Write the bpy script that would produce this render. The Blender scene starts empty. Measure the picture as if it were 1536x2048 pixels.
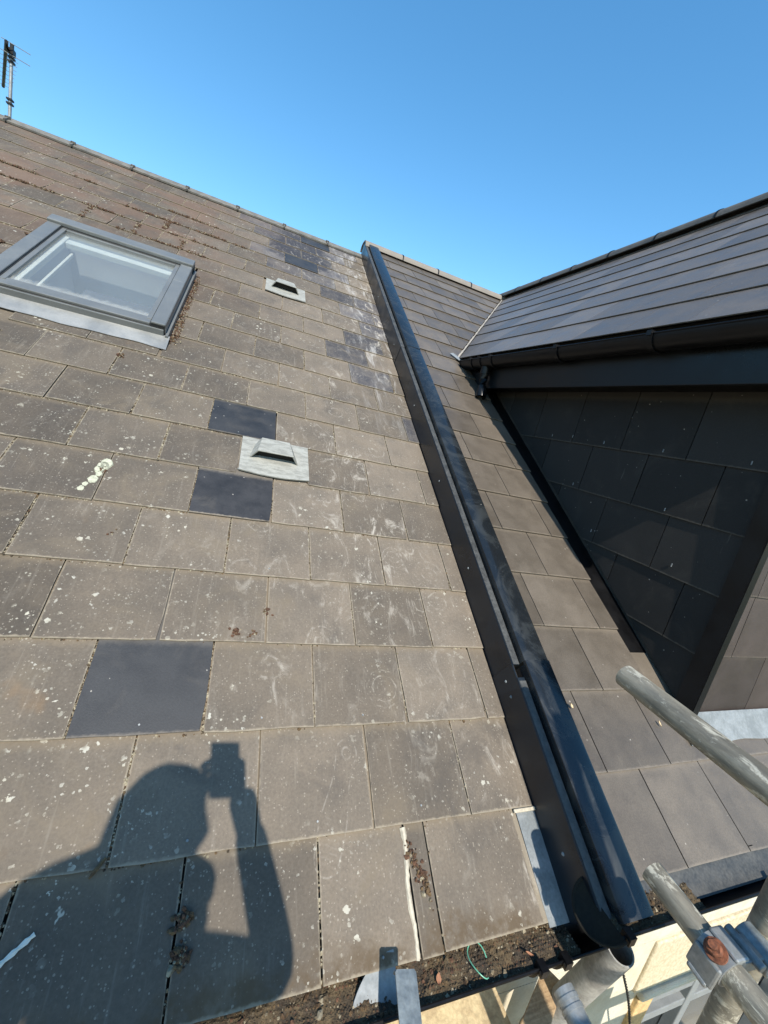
import bpy, bmesh, math, random
from mathutils import Vector, Matrix

# ------------------------------------------------------------------ scene, camera, sky, sun
S = bpy.context.scene
COL = S.collection
RND = random.Random(7)
R = math.radians

CAM = Vector((0.2746, -0.5504, 1.1451))
FWD = Vector((0.3591, 0.9111, -0.2024)).normalized()
RIGHT = Vector((0.9228, -0.3140, 0.2234)).normalized()
UP = RIGHT.cross(FWD).normalized()
cd = bpy.data.cameras.new('camera'); cam = bpy.data.objects.new('camera', cd); COL.objects.link(cam)
cd.sensor_fit = 'HORIZONTAL'; cd.sensor_width = 36.0; cd.lens = 19.163
cd.clip_start = 0.02; cd.clip_end = 5000
mc = Matrix((RIGHT, UP, -FWD)).transposed().to_4x4(); mc.translation = CAM
cam.matrix_world = mc
S.camera = cam

SUN = Vector((-0.087, -0.7226, 0.6858)).normalized()
W = bpy.data.worlds.new('World'); S.world = W; W.use_nodes = True
wn = W.node_tree; wn.nodes.clear()
sky = wn.nodes.new('ShaderNodeTexSky'); sky.sky_type = 'NISHITA'; sky.sun_disc = False
sky.sun_elevation = math.asin(SUN.z); sky.sun_rotation = math.atan2(SUN.x, SUN.y)
sky.air_density = 1.25; sky.dust_density = 0.3; sky.ozone_density = 3.0; sky.altitude = 100
bg = wn.nodes.new('ShaderNodeBackground'); bg.inputs[1].default_value = 0.15
out = wn.nodes.new('ShaderNodeOutputWorld')
hs = wn.nodes.new('ShaderNodeHueSaturation'); hs.inputs['Saturation'].default_value = 1.25; hs.inputs['Value'].default_value = 1.14; hs.inputs['Hue'].default_value = 0.492
wn.links.new(sky.outputs[0], hs.inputs['Color']); wn.links.new(hs.outputs[0], bg.inputs[0]); wn.links.new(bg.outputs[0], out.inputs[0])

sl = bpy.data.lights.new('sun', 'SUN'); so = bpy.data.objects.new('sun', sl); COL.objects.link(so)
sl.energy = 4.8; sl.angle = R(0.55); sl.color = (1.0, 0.93, 0.82)
so.rotation_euler = (-SUN).to_track_quat('-Z', 'Y').to_euler()
so.location = (0, -20, 20)
S.view_settings.view_transform = 'Standard'; S.view_settings.look = 'None'
S.view_settings.exposure = 0.55; S.view_settings.gamma = 1.0

# ------------------------------------------------------------------ frames
PIT = R(33.0); CP, SP = math.cos(PIT), math.sin(PIT)
def frame(o, a, b, n):
    M = Matrix((a, b, n)).transposed().to_4x4(); M.translation = o
    return M
U, V, N = Vector((1, 0, 0)), Vector((0, CP, SP)), Vector((0, -SP, CP))
ROOF = frame(Vector((0, 0, 0)), U, V, N)
H2 = 0.12                                   # the adjoining roof lies this much higher
ROOF2 = frame(N * H2, U, V, N)
def uvn(u, v, n=0.0): return U * u + V * v + N * n
def pixel_ray(x, y):
    f = 817.64
    return (FWD + RIGHT * ((x - 768) / f) - UP * ((y - 1024) / f))
def on_plane(x, y, axis, val):              # a pixel's point on a world plane the thing lies in
    d = pixel_ray(x, y); k = (val - CAM[axis]) / d[axis]
    return CAM + d * k
def on_roof(x, y, n=0.0):                   # a pixel's (u, v) on the roof plane
    d = pixel_ray(x, y); k = (n - CAM.dot(N)) / d.dot(N); p = CAM + d * k
    return p.dot(U), p.dot(V)

# ------------------------------------------------------------------ object helpers
MW = {}
def put(name, me, mat, parent=None, M=None, kind=None, label=None, cat=None, group=None):
    o = bpy.data.objects.new(name, me); COL.objects.link(o)
    M = M.copy() if M is not None else Matrix.Identity(4)
    if me is not None and mat is not None and not me.materials:
        for m in (mat if isinstance(mat, (list, tuple)) else [mat]): me.materials.append(m)
    if parent is not None:
        o.parent = parent; o.matrix_parent_inverse = MW[parent.name].inverted()
    o.matrix_basis = M
    MW[o.name] = M
    if kind: o['kind'] = kind
    if label: o['label'] = label
    if cat: o['category'] = cat
    if group: o['group'] = group
    return o
def thing(name, loc, label, cat, group=None):
    return put(name, None, None, None, Matrix.Translation(loc), None, label, cat, group)

class MB:
    def __init__(s): s.v = []; s.f = []; s.mi = []
    def add(s, vs, fs, mi=0):
        k = len(s.v); s.v += [tuple(x) for x in vs]
        for f in fs: s.f.append(tuple(i + k for i in f)); s.mi.append(mi)
        return s
    def box(s, x0, x1, y0, y1, z0, z1, M=None, mi=0):
        vs = [Vector((x, y, z)) for z in (z0, z1) for y in (y0, y1) for x in (x0, x1)]
        if M is not None: vs = [M @ q for q in vs]
        return s.add(vs, [(0, 2, 3, 1), (4, 5, 7, 6), (0, 1, 5, 4), (2, 6, 7, 3), (0, 4, 6, 2), (1, 3, 7, 5)], mi)
    def prism(s, poly, axis0, axis1, M=None, mi=0, cap=True):
        """poly: list of (p,q); swept along third axis from axis0 to axis1 -> (p, t, q)"""
        n = len(poly); vs = [Vector((p, axis0, q)) for p, q in poly] + [Vector((p, axis1, q)) for p, q in poly]
        if M is not None: vs = [M @ q for q in vs]
        fs = [(i, (i + 1) % n, n + (i + 1) % n, n + i) for i in range(n)]
        if cap: fs += [tuple(range(n))[::-1], tuple(range(n, 2 * n))]
        return s.add(vs, fs, mi)
    def tube(s, p0, p1, r0, r1=None, seg=16, cap=(True, True), mi=0):
        r1 = r0 if r1 is None else r1
        p0 = Vector(p0); p1 = Vector(p1); d = (p1 - p0).normalized()
        a = d.orthogonal().normalized(); b = d.cross(a)
        vs = []
        for p, r in ((p0, r0), (p1, r1)):
            for i in range(seg):
                t = 2 * math.pi * i / seg; vs.append(p + a * (r * math.cos(t)) + b * (r * math.sin(t)))
        fs = [(i, (i + 1) % seg, seg + (i + 1) % seg, seg + i) for i in range(seg)]
        if cap[0]: fs.append(tuple(range(seg))[::-1])
        if cap[1]: fs.append(tuple(range(seg, 2 * seg)))
        return s.add(vs, fs, mi)
    def pipe(s, p0, p1, r, t, seg=24, mi=0):
        """hollow tube open at both ends"""
        p0 = Vector(p0); p1 = Vector(p1); d = (p1 - p0).normalized(); a = d.orthogonal().normalized(); b = d.cross(a)
        vs = []
        for p, rr in ((p0, r), (p1, r), (p1, r - t), (p0, r - t)):
            for i in range(seg):
                th = 2 * math.pi * i / seg; vs.append(p + a * (rr * math.cos(th)) + b * (rr * math.sin(th)))
        fs = []
        for k in range(4):
            k2 = (k + 1) % 4
            for i in range(seg):
                j = (i + 1) % seg; fs.append((k * seg + i, k * seg + j, k2 * seg + j, k2 * seg + i))
        return s.add(vs, fs, mi)
    def path(s, pts, r, seg=8, mi=0):
        pts = [Vector(p) for p in pts]; n = len(pts); vs = []; up = Vector((0.13, 0.31, 0.94))
        for i, p in enumerate(pts):
            d = (pts[min(i + 1, n - 1)] - pts[max(i - 1, 0)]).normalized()
            a = d.cross(up).normalized(); b = d.cross(a)
            rr = r[i] if isinstance(r, (list, tuple)) else r
            for k in range(seg):
                t = 2 * math.pi * k / seg; vs.append(p + a * (rr * math.cos(t)) + b * (rr * math.sin(t)))
        fs = [(i * seg + k, i * seg + (k + 1) % seg, (i + 1) * seg + (k + 1) % seg, (i + 1) * seg + k) for i in range(n - 1) for k in range(seg)]
        fs += [tuple(range(seg))[::-1], tuple(range((n - 1) * seg, n * seg))]
        return s.add(vs, fs, mi)
    def mesh(s, name, smooth=False, bevel=0.0, segs=2):
        me = bpy.data.meshes.new(name); me.from_pydata(s.v, [], s.f)
        for p, m in zip(me.polygons, s.mi): p.material_index = m
        bm = bmesh.new(); bm.from_mesh(me)
        bmesh.ops.recalc_face_normals(bm, faces=bm.faces)
        if bevel: bmesh.ops.bevel(bm, geom=bm.edges[:], offset=bevel, segments=segs, affect='EDGES', profile=0.5)
        bm.to_mesh(me); bm.free()
        if smooth: smooth_by_angle(me)
        me.update(); return me
def smooth_by_angle(me, ang=40):
    for p in me.polygons: p.use_smooth = True
    try: me.set_sharp_from_angle(angle=R(ang))
    except Exception: pass

def clip(poly, a, b, c):
    """keep the part of a convex polygon where a*x+b*y<=c"""
    o = []
    for i, p in enumerate(poly):
        q = poly[(i + 1) % len(poly)]
        dp = a * p[0] + b * p[1] - c; dq = a * q[0] + b * q[1] - c
        if dp <= 0: o.append(p)
        if (dp < 0 < dq) or (dq < 0 < dp):
            t = dp / (dp - dq); o.append((p[0] + (q[0] - p[0]) * t, p[1] + (q[1] - p[1]) * t))
    return o
def area(poly): return 0.5 * abs(sum(p[0] * q[1] - q[0] * p[1] for p, q in zip(poly, poly[1:] + poly[:1]))) if len(poly) > 2 else 0

# ------------------------------------------------------------------ materials
def lin(r, g, b):
    f = lambda c: (c / 12.92 if c <= 0.04045 else ((c + 0.055) / 1.055) ** 2.4)
    return (f(r / 255), f(g / 255), f(b / 255), 1)
class Mat:
    def __init__(s, name):
        s.m = bpy.data.materials.new(name); s.m.use_nodes = True; s.t = s.m.node_tree; s.t.nodes.clear()
        s.bsdf = s.n('ShaderNodeBsdfPrincipled'); o = s.n('ShaderNodeOutputMaterial'); s.l(s.bsdf.outputs[0], o.inputs[0]); s.out = o
        s.tc = s.n('ShaderNodeTexCoord'); s.oi = s.n('ShaderNodeObjectInfo'); s.geo = s.n('ShaderNodeNewGeometry')
        k = s.n('ShaderNodeVectorMath', operation='SCALE'); s.set(k.inputs[0], (53.1, 31.7, 17.3)); s.l(s.oi.outputs['Random'], k.inputs['Scale'])
        a = s.n('ShaderNodeVectorMath', operation='ADD'); s.l(s.tc.outputs['Object'], a.inputs[0]); s.l(k.outputs[0], a.inputs[1])
        s.vec = a.outputs[0]; s.obj = s.tc.outputs['Object']; s.pos = s.geo.outputs['Position']; s.rand = s.oi.outputs['Random']
    def n(s, t, **k):
        x = s.t.nodes.new(t)
        for a, b in k.items(): setattr(x, a, b)
        return x
    def l(s, a, b): s.t.links.new(a, b)
    def set(s, i, v):
        if isinstance(v, bpy.types.NodeSocket): s.l(v, i)
        else: i.default_value = v
    def math(s, op, a, b=0.0, c=0.0, clamp=False):
        x = s.n('ShaderNodeMath', operation=op, use_clamp=clamp)
        s.set(x.inputs[0], a); s.set(x.inputs[1], b); s.set(x.inputs[2], c); return x.outputs[0]
    def noise(s, scale, detail=4, rough=0.55, vec=None, dist=0.0, stretch=None):
        v = vec if vec is not None else s.vec
        if stretch:
            mp = s.n('ShaderNodeMapping'); s.l(v, mp.inputs[0]); mp.inputs['Scale'].default_value = stretch; v = mp.outputs[0]
        x = s.n('ShaderNodeTexNoise'); s.l(v, x.inputs['Vector']); x.inputs['Scale'].default_value = scale
        x.inputs['Detail'].default_value = detail; x.inputs['Roughness'].default_value = rough; x.inputs['Distortion'].default_value = dist
        return x.outputs['Fac']
    def ramp(s, v, lo, hi, a=0.0, b=1.0):
        x = s.n('ShaderNodeMapRange', interpolation_type='SMOOTHSTEP'); s.set(x.inputs[0], v)
        for i, q in zip((1, 2, 3, 4), (lo, hi, a, b)): s.set(x.inputs[i], q)
        return x.outputs[0]
    def mix(s, f, a, b, mode='MIX'):
        x = s.n('ShaderNodeMix', data_type='RGBA', blend_type=mode)
        s.set(x.inputs[0], f); s.set(x.inputs[6], a); s.set(x.inputs[7], b); return x.outputs[2]
    def grey(s, v):
        x = s.n('ShaderNodeCombineColor'); [s.set(x.inputs[i], v) for i in range(3)]; return x.outputs[0]
    def sep(s, v):
        x = s.n('ShaderNodeSeparateXYZ'); s.l(v, x.inputs[0]); return x.outputs
    def voro(s, scale, vec=None, rnd=1.0):
        x = s.n('ShaderNodeTexVoronoi'); s.l(vec if vec is not None else s.vec, x.inputs['Vector']); x.inputs['Scale'].default_value = scale
        x.inputs['Randomness'].default_value = rnd; return x.outputs
    def spots(s, scale, rmax, power=3.0, warp=0.25):
        """irregular round spots, one per cell, of very uneven size: 0..1"""
        nz = s.n('ShaderNodeTexNoise'); s.l(s.vec, nz.inputs['Vector']); nz.inputs['Scale'].default_value = scale * 2.6; nz.inputs['Detail'].default_value = 2
        sc = s.n('ShaderNodeVectorMath', operation='MULTIPLY_ADD'); s.l(nz.outputs['Color'], sc.inputs[0]); sc.inputs[1].default_value = (warp / scale,) * 3; s.l(s.vec, sc.inputs[2])
        v = s.voro(scale, sc.outputs[0]); c = s.sep(v['Color'])
        r = s.math('MULTIPLY', s.math('POWER', c[0], power), rmax)
        d = s.math('SUBTRACT', r, v['Distance']); return s.ramp(d, 0.0, 0.05), c
    def base(s, c): s.set(s.bsdf.inputs['Base Color'], c)
    def rough(s, r, spec=0.5): s.set(s.bsdf.inputs['Roughness'], r); s.bsdf.inputs['Specular IOR Level'].default_value = spec
    def metal(s, v): s.bsdf.inputs['Metallic'].default_value = v
    def bump(s, h, strength=0.3, dist=0.002):
        b = s.n('ShaderNodeBump'); b.inputs['Strength'].default_value = strength; b.inputs['Distance'].default_value = dist
        s.l(h, b.inputs['Height']); s.l(b.outputs[0], s.bsdf.inputs['Normal'])

def old_slate(name, c1, c2, lichen=1.0, dust=1.0, smudge=0.0, tone=(0.84, 1.14), rough=0.85):
    m = Mat(name)
    n1 = m.noise(7, 5, 0.6); n2 = m.noise(160, 4, 0.65); n3 = m.noise(28, 5, 0.6)
    col = m.mix(m.ramp(n1, 0.3, 0.7), c1, c2)
    col = m.mix(1.0, col, m.grey(m.ramp(n2, 0.25, 0.75, 0.86, 1.13)), 'MULTIPLY')
    col = m.mix(1.0, col, m.grey(m.ramp(n3, 0.25, 0.75, 0.88, 1.11)), 'MULTIPLY')
    col = m.mix(1.0, col, m.grey(m.ramp(m.rand, 0.0, 1.0, tone[0] - .06, tone[1] + .04)), 'MULTIPLY')
    px = m.sep(m.pos)
    big = m.noise(1.1, 3, 0.5, vec=m.pos)
    col = m.mix(1.0, col, m.grey(m.ramp(px[0], -0.4, 0.8, 0.92, 1.34)), 'MULTIPLY')
    blot = m.noise(4.2, 5, 0.65, vec=m.pos, dist=0.8); col = m.mix(m.ramp(blot, 0.52, 0.72, 0.0, 0.55), col, (0.140, 0.112, 0.078, 1)); col = m.mix(m.ramp(blot, 0.46, 0.28, 0.0, 0.5), col, (0.054, 0.048, 0.043, 1))
    # long faint water streaks down the slope
    st = m.noise(1.0, 5, 0.6, stretch=(85, 5, 1)); col = m.mix(m.ramp(st, 0.56, 0.78, 0.0, 0.34), col, (0.215, 0.190, 0.155, 1))
    # fine pale grit
    gv, gc = m.spots(170, 0.42, 4.0, 0.15); col = m.mix(m.math('MULTIPLY', gv, 0.45), col, (0.30, 0.265, 0.215, 1))
    # rusty patches
    ru = m.noise(3.3, 4, 0.6, vec=m.pos); col = m.mix(m.ramp(ru, 0.68, 0.80, 0.0, 0.40), col, (0.22, 0.125, 0.05, 1))
    # blue-black wash of a stain below the ridge, with pale runs beside the verge
    stx, sty = on_roof(608, 500); sty *= CP
    ddx = m.math('MULTIPLY', m.math('SUBTRACT', px[0], stx), 3.2); ddy = m.math('MULTIPLY', m.math('SUBTRACT', px[1], sty), 1.7)
    dd = m.math('SQRT', m.math('ADD', m.math('MULTIPLY', ddx, ddx), m.math('MULTIPLY', ddy, ddy)))
    dd = m.math('ADD', dd, m.math('MULTIPLY', m.math('SUBTRACT', m.noise(3.0, 5, 0.65, vec=m.pos), 0.5), 2.2))
    col = m.mix(m.ramp(dd, 1.05, 0.55, 0.0, 0.85), col, (0.026, 0.027, 0.034, 1))
    run = m.noise(1.0, 5, 0.7, vec=m.pos, dist=0.6, stretch=(16, 3.0, 3.0)); rz = m.math('MULTIPLY', m.ramp(px[0], 0.80, 1.15), m.ramp(px[1], 1.5, 2.4))
    col = m.mix(m.math('MULTIPLY', m.ramp(run, 0.50, 0.68), m.math('MULTIPLY', rz, 0.65)), col, (0.40, 0.385, 0.36, 1))
    # boot scuffs and wiped dust
    sw = m.noise(1.0, 6, 0.72, dist=1.6, stretch=(13, 6, 1)); zone = m.math('MULTIPLY', m.ramp(big, 0.42, 0.62), m.ramp(px[0], 0.1, 0.9, 0.10, 1.0))
    col = m.mix(m.math('MULTIPLY', m.ramp(sw, 0.52, 0.72), m.math('MULTIPLY', zone, 0.85 + smudge)), col, (0.40, 0.365, 0.31, 1))
    # arcs left by boot treads
    nzv = m.n('ShaderNodeTexNoise'); m.l(m.vec, nzv.inputs['Vector']); nzv.inputs['Scale'].default_value = 30
    wv = m.n('ShaderNodeVectorMath', operation='MULTIPLY_ADD'); m.l(nzv.outputs['Color'], wv.inputs[0]); wv.inputs[1].default_value = (0.02,) * 3; m.l(m.vec, wv.inputs[2])
    vr = m.voro(5.5, wv.outputs[0]); vcol = m.sep(vr['Color'])
    ring = m.ramp(m.math('SINE', m.math('MULTIPLY', vr['Distance'], m.math('ADD', 34.0, m.math('MULTIPLY', vcol[1], 30.0)))), 0.55, 0.95)
    disc = m.ramp(vr['Distance'], 0.26, 0.46, 1.0, 0.0); brk = m.ramp(m.noise(38, 4, 0.7), 0.45, 0.62)
    tread = m.math('MULTIPLY', m.math('MULTIPLY', ring, disc), m.math('MULTIPLY', brk, m.ramp(vcol[0], 0.50, 0.56)))
    col = m.mix(m.math('MULTIPLY', tread, m.math('MULTIPLY', m.ramp(px[0], 0.05, 0.5, 0.05, 1.0), 0.40)), col, (0.34, 0.31, 0.26, 1))
    # one long boot print in dust below the centre
    (ax, av), (bx, bv) = on_roof(693, 1503), on_roof(655, 1712); ay, by = av * CP, bv * CP; L2_ = (bx - ax) ** 2 + (by - ay) ** 2
    qx = m.math('SUBTRACT', px[0], ax); qy = m.math('SUBTRACT', px[1], ay)
    tt = m.math('DIVIDE', m.math('ADD', m.math('MULTIPLY', qx, bx - ax), m.math('MULTIPLY', qy, by - ay)), L2_)
    tcl = m.math('MINIMUM', m.math('MAXIMUM', tt, 0.0), 1.0)
    ex = m.math('SUBTRACT', qx, m.math('MULTIPLY', tcl, bx - ax)); ey = m.math('SUBTRACT', qy, m.math('MULTIPLY', tcl, by - ay))
    dist = m.math('SQRT', m.math('ADD', m.math('MULTIPLY', ex, ex), m.math('MULTIPLY', ey, ey)))
    rad = m.math('ADD', 0.030, m.math('MULTIPLY', m.math('SINE', m.math('MULTIPLY', tcl, 6.0)), -0.006))
    line = m.ramp(m.math('ABSOLUTE', m.math('SUBTRACT', dist, rad)), 0.0008, 0.0026, 1.0, 0.0)
    heel = m.math('SQRT', m.math('ADD', m.math('MULTIPLY', qx, qx), m.math('MULTIPLY', qy, qy))); eye = m.ramp(m.math('ABSOLUTE', m.math('SUBTRACT', heel, 0.0125)), 0.001, 0.0035, 1.0, 0.0)
    rib = m.math('MULTIPLY', m.ramp(m.math('SINE', m.math('MULTIPLY', tt, 120.0)), 0.3, 0.9), m.math('MULTIPLY', m.ramp(dist, 0.026, 0.022), m.ramp(m.math('ABSOLUTE', m.math('SUBTRACT', tt, 0.85)), 0.25, 0.12)))
    wear = m.ramp(m.noise(38, 5, 0.75), 0.42, 0.62)
    prt = m.math('MULTIPLY', m.math('MAXIMUM', line, m.math('MAXIMUM', eye, m.math('MULTIPLY', rib, 0.4))), wear)
    col = m.mix(m.math('MULTIPLY', prt, 0.30), col, (0.36, 0.33, 0.285, 1))
    # reddish algae towards the upper left of the slope
    al = m.math('MULTIPLY', m.ramp(m.noise(2.4, 4, 0.6, vec=m.pos), 0.40, 0.66), m.math('MULTIPLY', m.ramp(px[1], 2.2, 3.4), m.ramp(px[0], 0.7, -0.4)))
    col = m.mix(m.math('MULTIPLY', al, 0.55), col, (0.135, 0.078, 0.050, 1))
    # brown crust spreading up from the eaves
    ev = m.math('ADD', px[1], m.math('MULTIPLY', m.math('SUBTRACT', m.noise(7, 4, 0.6, vec=m.pos), 0.5), 0.22))
    col = m.mix(m.math('MULTIPLY', m.ramp(ev, 0.055, 0.005), m.ramp(m.noise(26, 4, 0.7), 0.35, 0.6, 0.15, 0.75)), col, (0.075, 0.050, 0.026, 1))
    # dust collected along tail and side edges
    o = m.sep(m.obj); ed = m.noise(60, 3, 0.6)
    tail = m.ramp(m.math('ADD', o[1], m.math('MULTIPLY', ed, 0.012)), 0.006, 0.0125, 1.0, 0.0)
    sx_ = m.math('ABSOLUTE', m.math('SUBTRACT', o[0], 0.1478)); sided = m.ramp(m.math('SUBTRACT', sx_, m.math('MULTIPLY', ed, 0.010)), 0.1385, 0.1425); tail = m.math('MAXIMUM', tail, m.math('MULTIPLY', sided, 0.7))
    top = m.ramp(m.math('ADD', o[1], m.math('MULTIPLY', ed, 0.03)), 0.235, 0.262)
    col = m.mix(m.math('MULTIPLY', tail, 0.60 * dust), col, (0.30, 0.255, 0.185, 1))
    col = m.mix(m.math('MULTIPLY', top, 0.28 * dust), col, (0.20, 0.155, 0.10, 1))
    # lichen: many small discs, a few large ones; thick in some patches, thin in others
    if lichen > 0:
        ma = m.ramp(m.noise(2.6, 3, 0.55, vec=m.pos), 0.40, 0.58, 0.10, 1.0)
        a, ac = m.spots(46, 0.42, 3.0, 0.75); b, bc = m.spots(17, 0.19, 9.0, 0.9); c, cc = m.spots(95, 0.42, 2.6, 0.6)
        mk = m.noise(14, 3, 0.6); mk = m.ramp(mk, 0.46, 0.63)
        la = m.math('MULTIPLY', m.math('MULTIPLY', a, m.math('MULTIPLY', mk, m.ramp(ac[2], 0.0, 0.7, 0.35, 1.0))), m.math('MULTIPLY', ma, 0.66 * lichen), clamp=True)
        lc = m.math('MULTIPLY', m.math('MULTIPLY', c, mk), m.math('MULTIPLY', ma, 0.52 * lichen), clamp=True)
        lb = m.math('MULTIPLY', b, m.math('MULTIPLY', ma, 0.66 * lichen), clamp=True)
        lcol = m.mix(bc[1], (0.52, 0.49, 0.39, 1), (0.47, 0.46, 0.40, 1))
        col = m.mix(m.math('MAXIMUM', la, m.math('MAXIMUM', lb, lc)), col, lcol)
    m.base(col); m.rough(m.ramp(n3, 0.3, 0.7, rough - 0.08, rough + 0.06), 0.35)
    m.bump(m.math('ADD', m.math('MULTIPLY', n2, 0.35), n3), 0.35, 0.0016)
    return m.m
def clean_slate(name, c, rough=0.5, var=0.12, dust=0.5, spec=0.5, edge=(0.25, 0.21, 0.16, 1)):
    m = Mat(name)
    n1 = m.noise(9, 5, 0.6); n2 = m.noise(240, 3, 0.6)
    col = m.mix(1.0, c, m.grey(m.ramp(n1, 0.25, 0.75, 1 - var, 1 + var)), 'MULTIPLY')
    col = m.mix(1.0, col, m.grey(m.ramp(n2, 0.25, 0.75, 0.85, 1.15)), 'MULTIPLY')
    col = m.mix(1.0, col, m.grey(m.ramp(m.rand, 0, 1, 0.80, 1.20)), 'MULTIPLY')
    dz = m.noise(5, 5, 0.65, vec=m.pos, dist=0.7); col = m.mix(m.ramp(dz, 0.52, 0.74, 0, 0.30 * dust), col, (0.20, 0.17, 0.13, 1))
    g, gc = m.spots(60, 0.20, 14.0, 0.3); col = m.mix(m.math('MULTIPLY', g, 0.45), col, (0.5, 0.46, 0.4, 1))
    sc = m.noise(1.0, 4, 0.6, stretch=(60, 7, 1)); col = m.mix(m.ramp(sc, 0.68, 0.80, 0, 0.16), col, (0.4, 0.37, 0.33, 1))
    o = m.sep(m.obj); ed = m.noise(70, 3, 0.6)
    t = m.ramp(m.math('ADD', o[1], m.math('MULTIPLY', ed, 0.012)), 0.006, 0.014, 1.0, 0.0)
    col = m.mix(m.math('MULTIPLY', t, dust), col, edge)
    u = m.ramp(m.math('ADD', o[1], m.math('MULTIPLY', ed, 0.02)), 0.238, 0.262); col = m.mix(m.math('MULTIPLY', u, dust * 0.5), col, edge)
    m.base(col); m.rough(m.ramp(n1, 0.3, 0.7, rough - 0.06, rough + 0.08), spec)
    m.bump(m.math('ADD', n2, m.math('MULTIPLY', n1, 0.5)), 0.22, 0.0012)
    return m.m
def plain(name, c, rough=0.6, var=0.15, scale=12, metal=0.0, spec=0.5, bump=0.15, c2=None, fine=120, bd=0.002, stretch=None):
    m = Mat(name)
    n1 = m.noise(scale, 5, 0.6, stretch=stretch); n2 = m.noise(fine, 4, 0.6)
    if c2: col = m.mix(m.ramp(n1, 0.38, 0.64), c, c2)
    else: col = m.mix(1.0, c, m.grey(m.ramp(n1, 0.25, 0.75, 1 - var, 1 + var)), 'MULTIPLY')
    col = m.mix(1.0, col, m.grey(m.ramp(n2, 0.25, 0.75, 1 - var * 0.7, 1 + var * 0.7)), 'MULTIPLY')
    m.base(col); m.rough(m.ramp(n1, 0.3, 0.7, max(0.05, rough - 0.1), min(1, rough + 0.1)), spec); m.metal(metal)
    if bump: m.bump(m.math('ADD', n2, n1), bump, bd)
    return m.m

M_OLD = old_slate('weathered_slate', (0.108, 0.088, 0.067, 1), (0.080, 0.067, 0.053, 1))
M_BLUE = old_slate('half_weathered_slate', (0.095, 0.084, 0.075, 1), (0.048, 0.047, 0.053, 1), lichen=0.25, smudge=0.25)
M_DARK = old_slate('dark_weathered_slate', (0.038, 0.037, 0.041, 1), (0.070, 0.063, 0.058, 1), lichen=0.12, smudge=0.3)
M_NEW = clean_slate('fresh_dark_slate', (0.0255, 0.0265, 0.0285, 1), 0.55, 0.25, 0.35)
M_NEWD = clean_slate('fresh_dusty_slate', (0.026, 0.026, 0.028, 1), 0.6, 0.4, 0.8)
M_CLEAN = clean_slate('clean_slate', (0.096, 0.080, 0.063, 1), 0.42, 0.16, 0.40, 0.42)
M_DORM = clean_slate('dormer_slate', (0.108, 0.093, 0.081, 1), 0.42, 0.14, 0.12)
M_HUNG_SHADE = clean_slate('shaded_hung_slate', (0.018, 0.0165, 0.015, 1), 0.7, 0.12, 0.2, 0.3)  # cheek slates, base colour darkened to imitate shade
M_FACE = clean_slate('front_hung_slate', (0.046, 0.035, 0.030, 1), 0.55, 0.12, 0.2)
M_DECK = plain('roof_underlay', (0.045, 0.037, 0.030, 1), 0.95, 0.4)

def verge_plastic():
    m = Mat('verge_plastic'); n1 = m.noise(6, 5, 0.65, dist=1.8); n2 = m.noise(30, 5, 0.7, dist=1.0)
    col = m.mix(m.ramp(n1, 0.42, 0.70), (0.010, 0.012, 0.014, 1), (0.024, 0.027, 0.028, 1))
    col = m.mix(m.ramp(n2, 0.60, 0.76, 0, 0.35), col, (0.09, 0.092, 0.09, 1))
    g, c = m.spots(40, 0.14, 12.0, 0.3); col = m.mix(m.math('MULTIPLY', g, 0.5), col, (0.4, 0.4, 0.36, 1))
    m.base(col); m.rough(m.ramp(n1, 0.35, 0.7, 0.14, 0.38), 0.5); m.bump(n2, 0.04, 0.001); return m.m
M_VERGE = verge_plastic()
M_TRAY = plain('dark_plastic_upstand', (0.006, 0.010, 0.015, 1), 0.36, 0.25, 5, bump=0.05)
M_LIP = plain('grey_plastic_lip', (0.048, 0.049, 0.047, 1), 0.55, 0.3, 30, bump=0.1)
M_BLACK = plain('black_plastic', (0.004, 0.004, 0.0045, 1), 0.38, 0.25, 8, spec=0.28, bump=0.04)
M_CUP = plain('dull_black_plastic', (0.014, 0.0125, 0.009, 1), 0.85, 0.3, 20, spec=0.2)
M_FASCIA = plain('black_fascia', (0.006, 0.007, 0.008, 1), 0.34, 0.15, 4, spec=0.3, bump=0.02)
M_GALV = plain('galvanised_steel', (0.27, 0.28, 0.275, 1), 0.5, 0.2, 35, metal=0.45, c2=(0.20, 0.21, 0.21, 1), bump=0.08)
M_LEAD = plain('weathered_lead', (0.21, 0.225, 0.23, 1), 0.55, 0.18, 14, metal=0.0, c2=(0.14, 0.155, 0.16, 1), bump=0.25)
M_VENT = plain('pale_vent_plastic', (0.29, 0.288, 0.255, 1), 0.65, 0.12, 16, c2=(0.20, 0.198, 0.175, 1), bump=0.15, stretch=(1, 3, 1))
M_VENT_SHADE = plain('vent_painted_shade', (0.012, 0.011, 0.010, 1), 0.9, 0.2)
M_RIDGE = plain('ridge_tile_grey', (0.150, 0.140, 0.118, 1), 0.85, 0.2, 14, c2=(0.100, 0.095, 0.084, 1), bump=0.35)
M_RIDGE2 = plain('ridge_tile_brown', (0.190, 0.168, 0.140, 1), 0.8, 0.12, 9, bump=0.25)
M_RIDGE3 = plain('ridge_tile_dark', (0.082, 0.076, 0.068, 1), 0.7, 0.2, 9, bump=0.25)
M_CLIP = plain('ridge_clip_metal', (0.16, 0.15, 0.13, 1), 0.5, 0.3, 40, metal=0.4)
M_ALU = plain('window_grey_aluminium', (0.150, 0.157, 0.155, 1), 0.40, 0.08, 6, metal=0.25, bump=0.03)
M_ALUD = plain('window_dark_gasket', (0.022, 0.023, 0.023, 1), 0.5, 0.2)
M_APRON = plain('window_apron_aluminium', (0.30, 0.30, 0.285, 1), 0.40, 0.1, 7, metal=0.5, bump=0.1)
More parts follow.
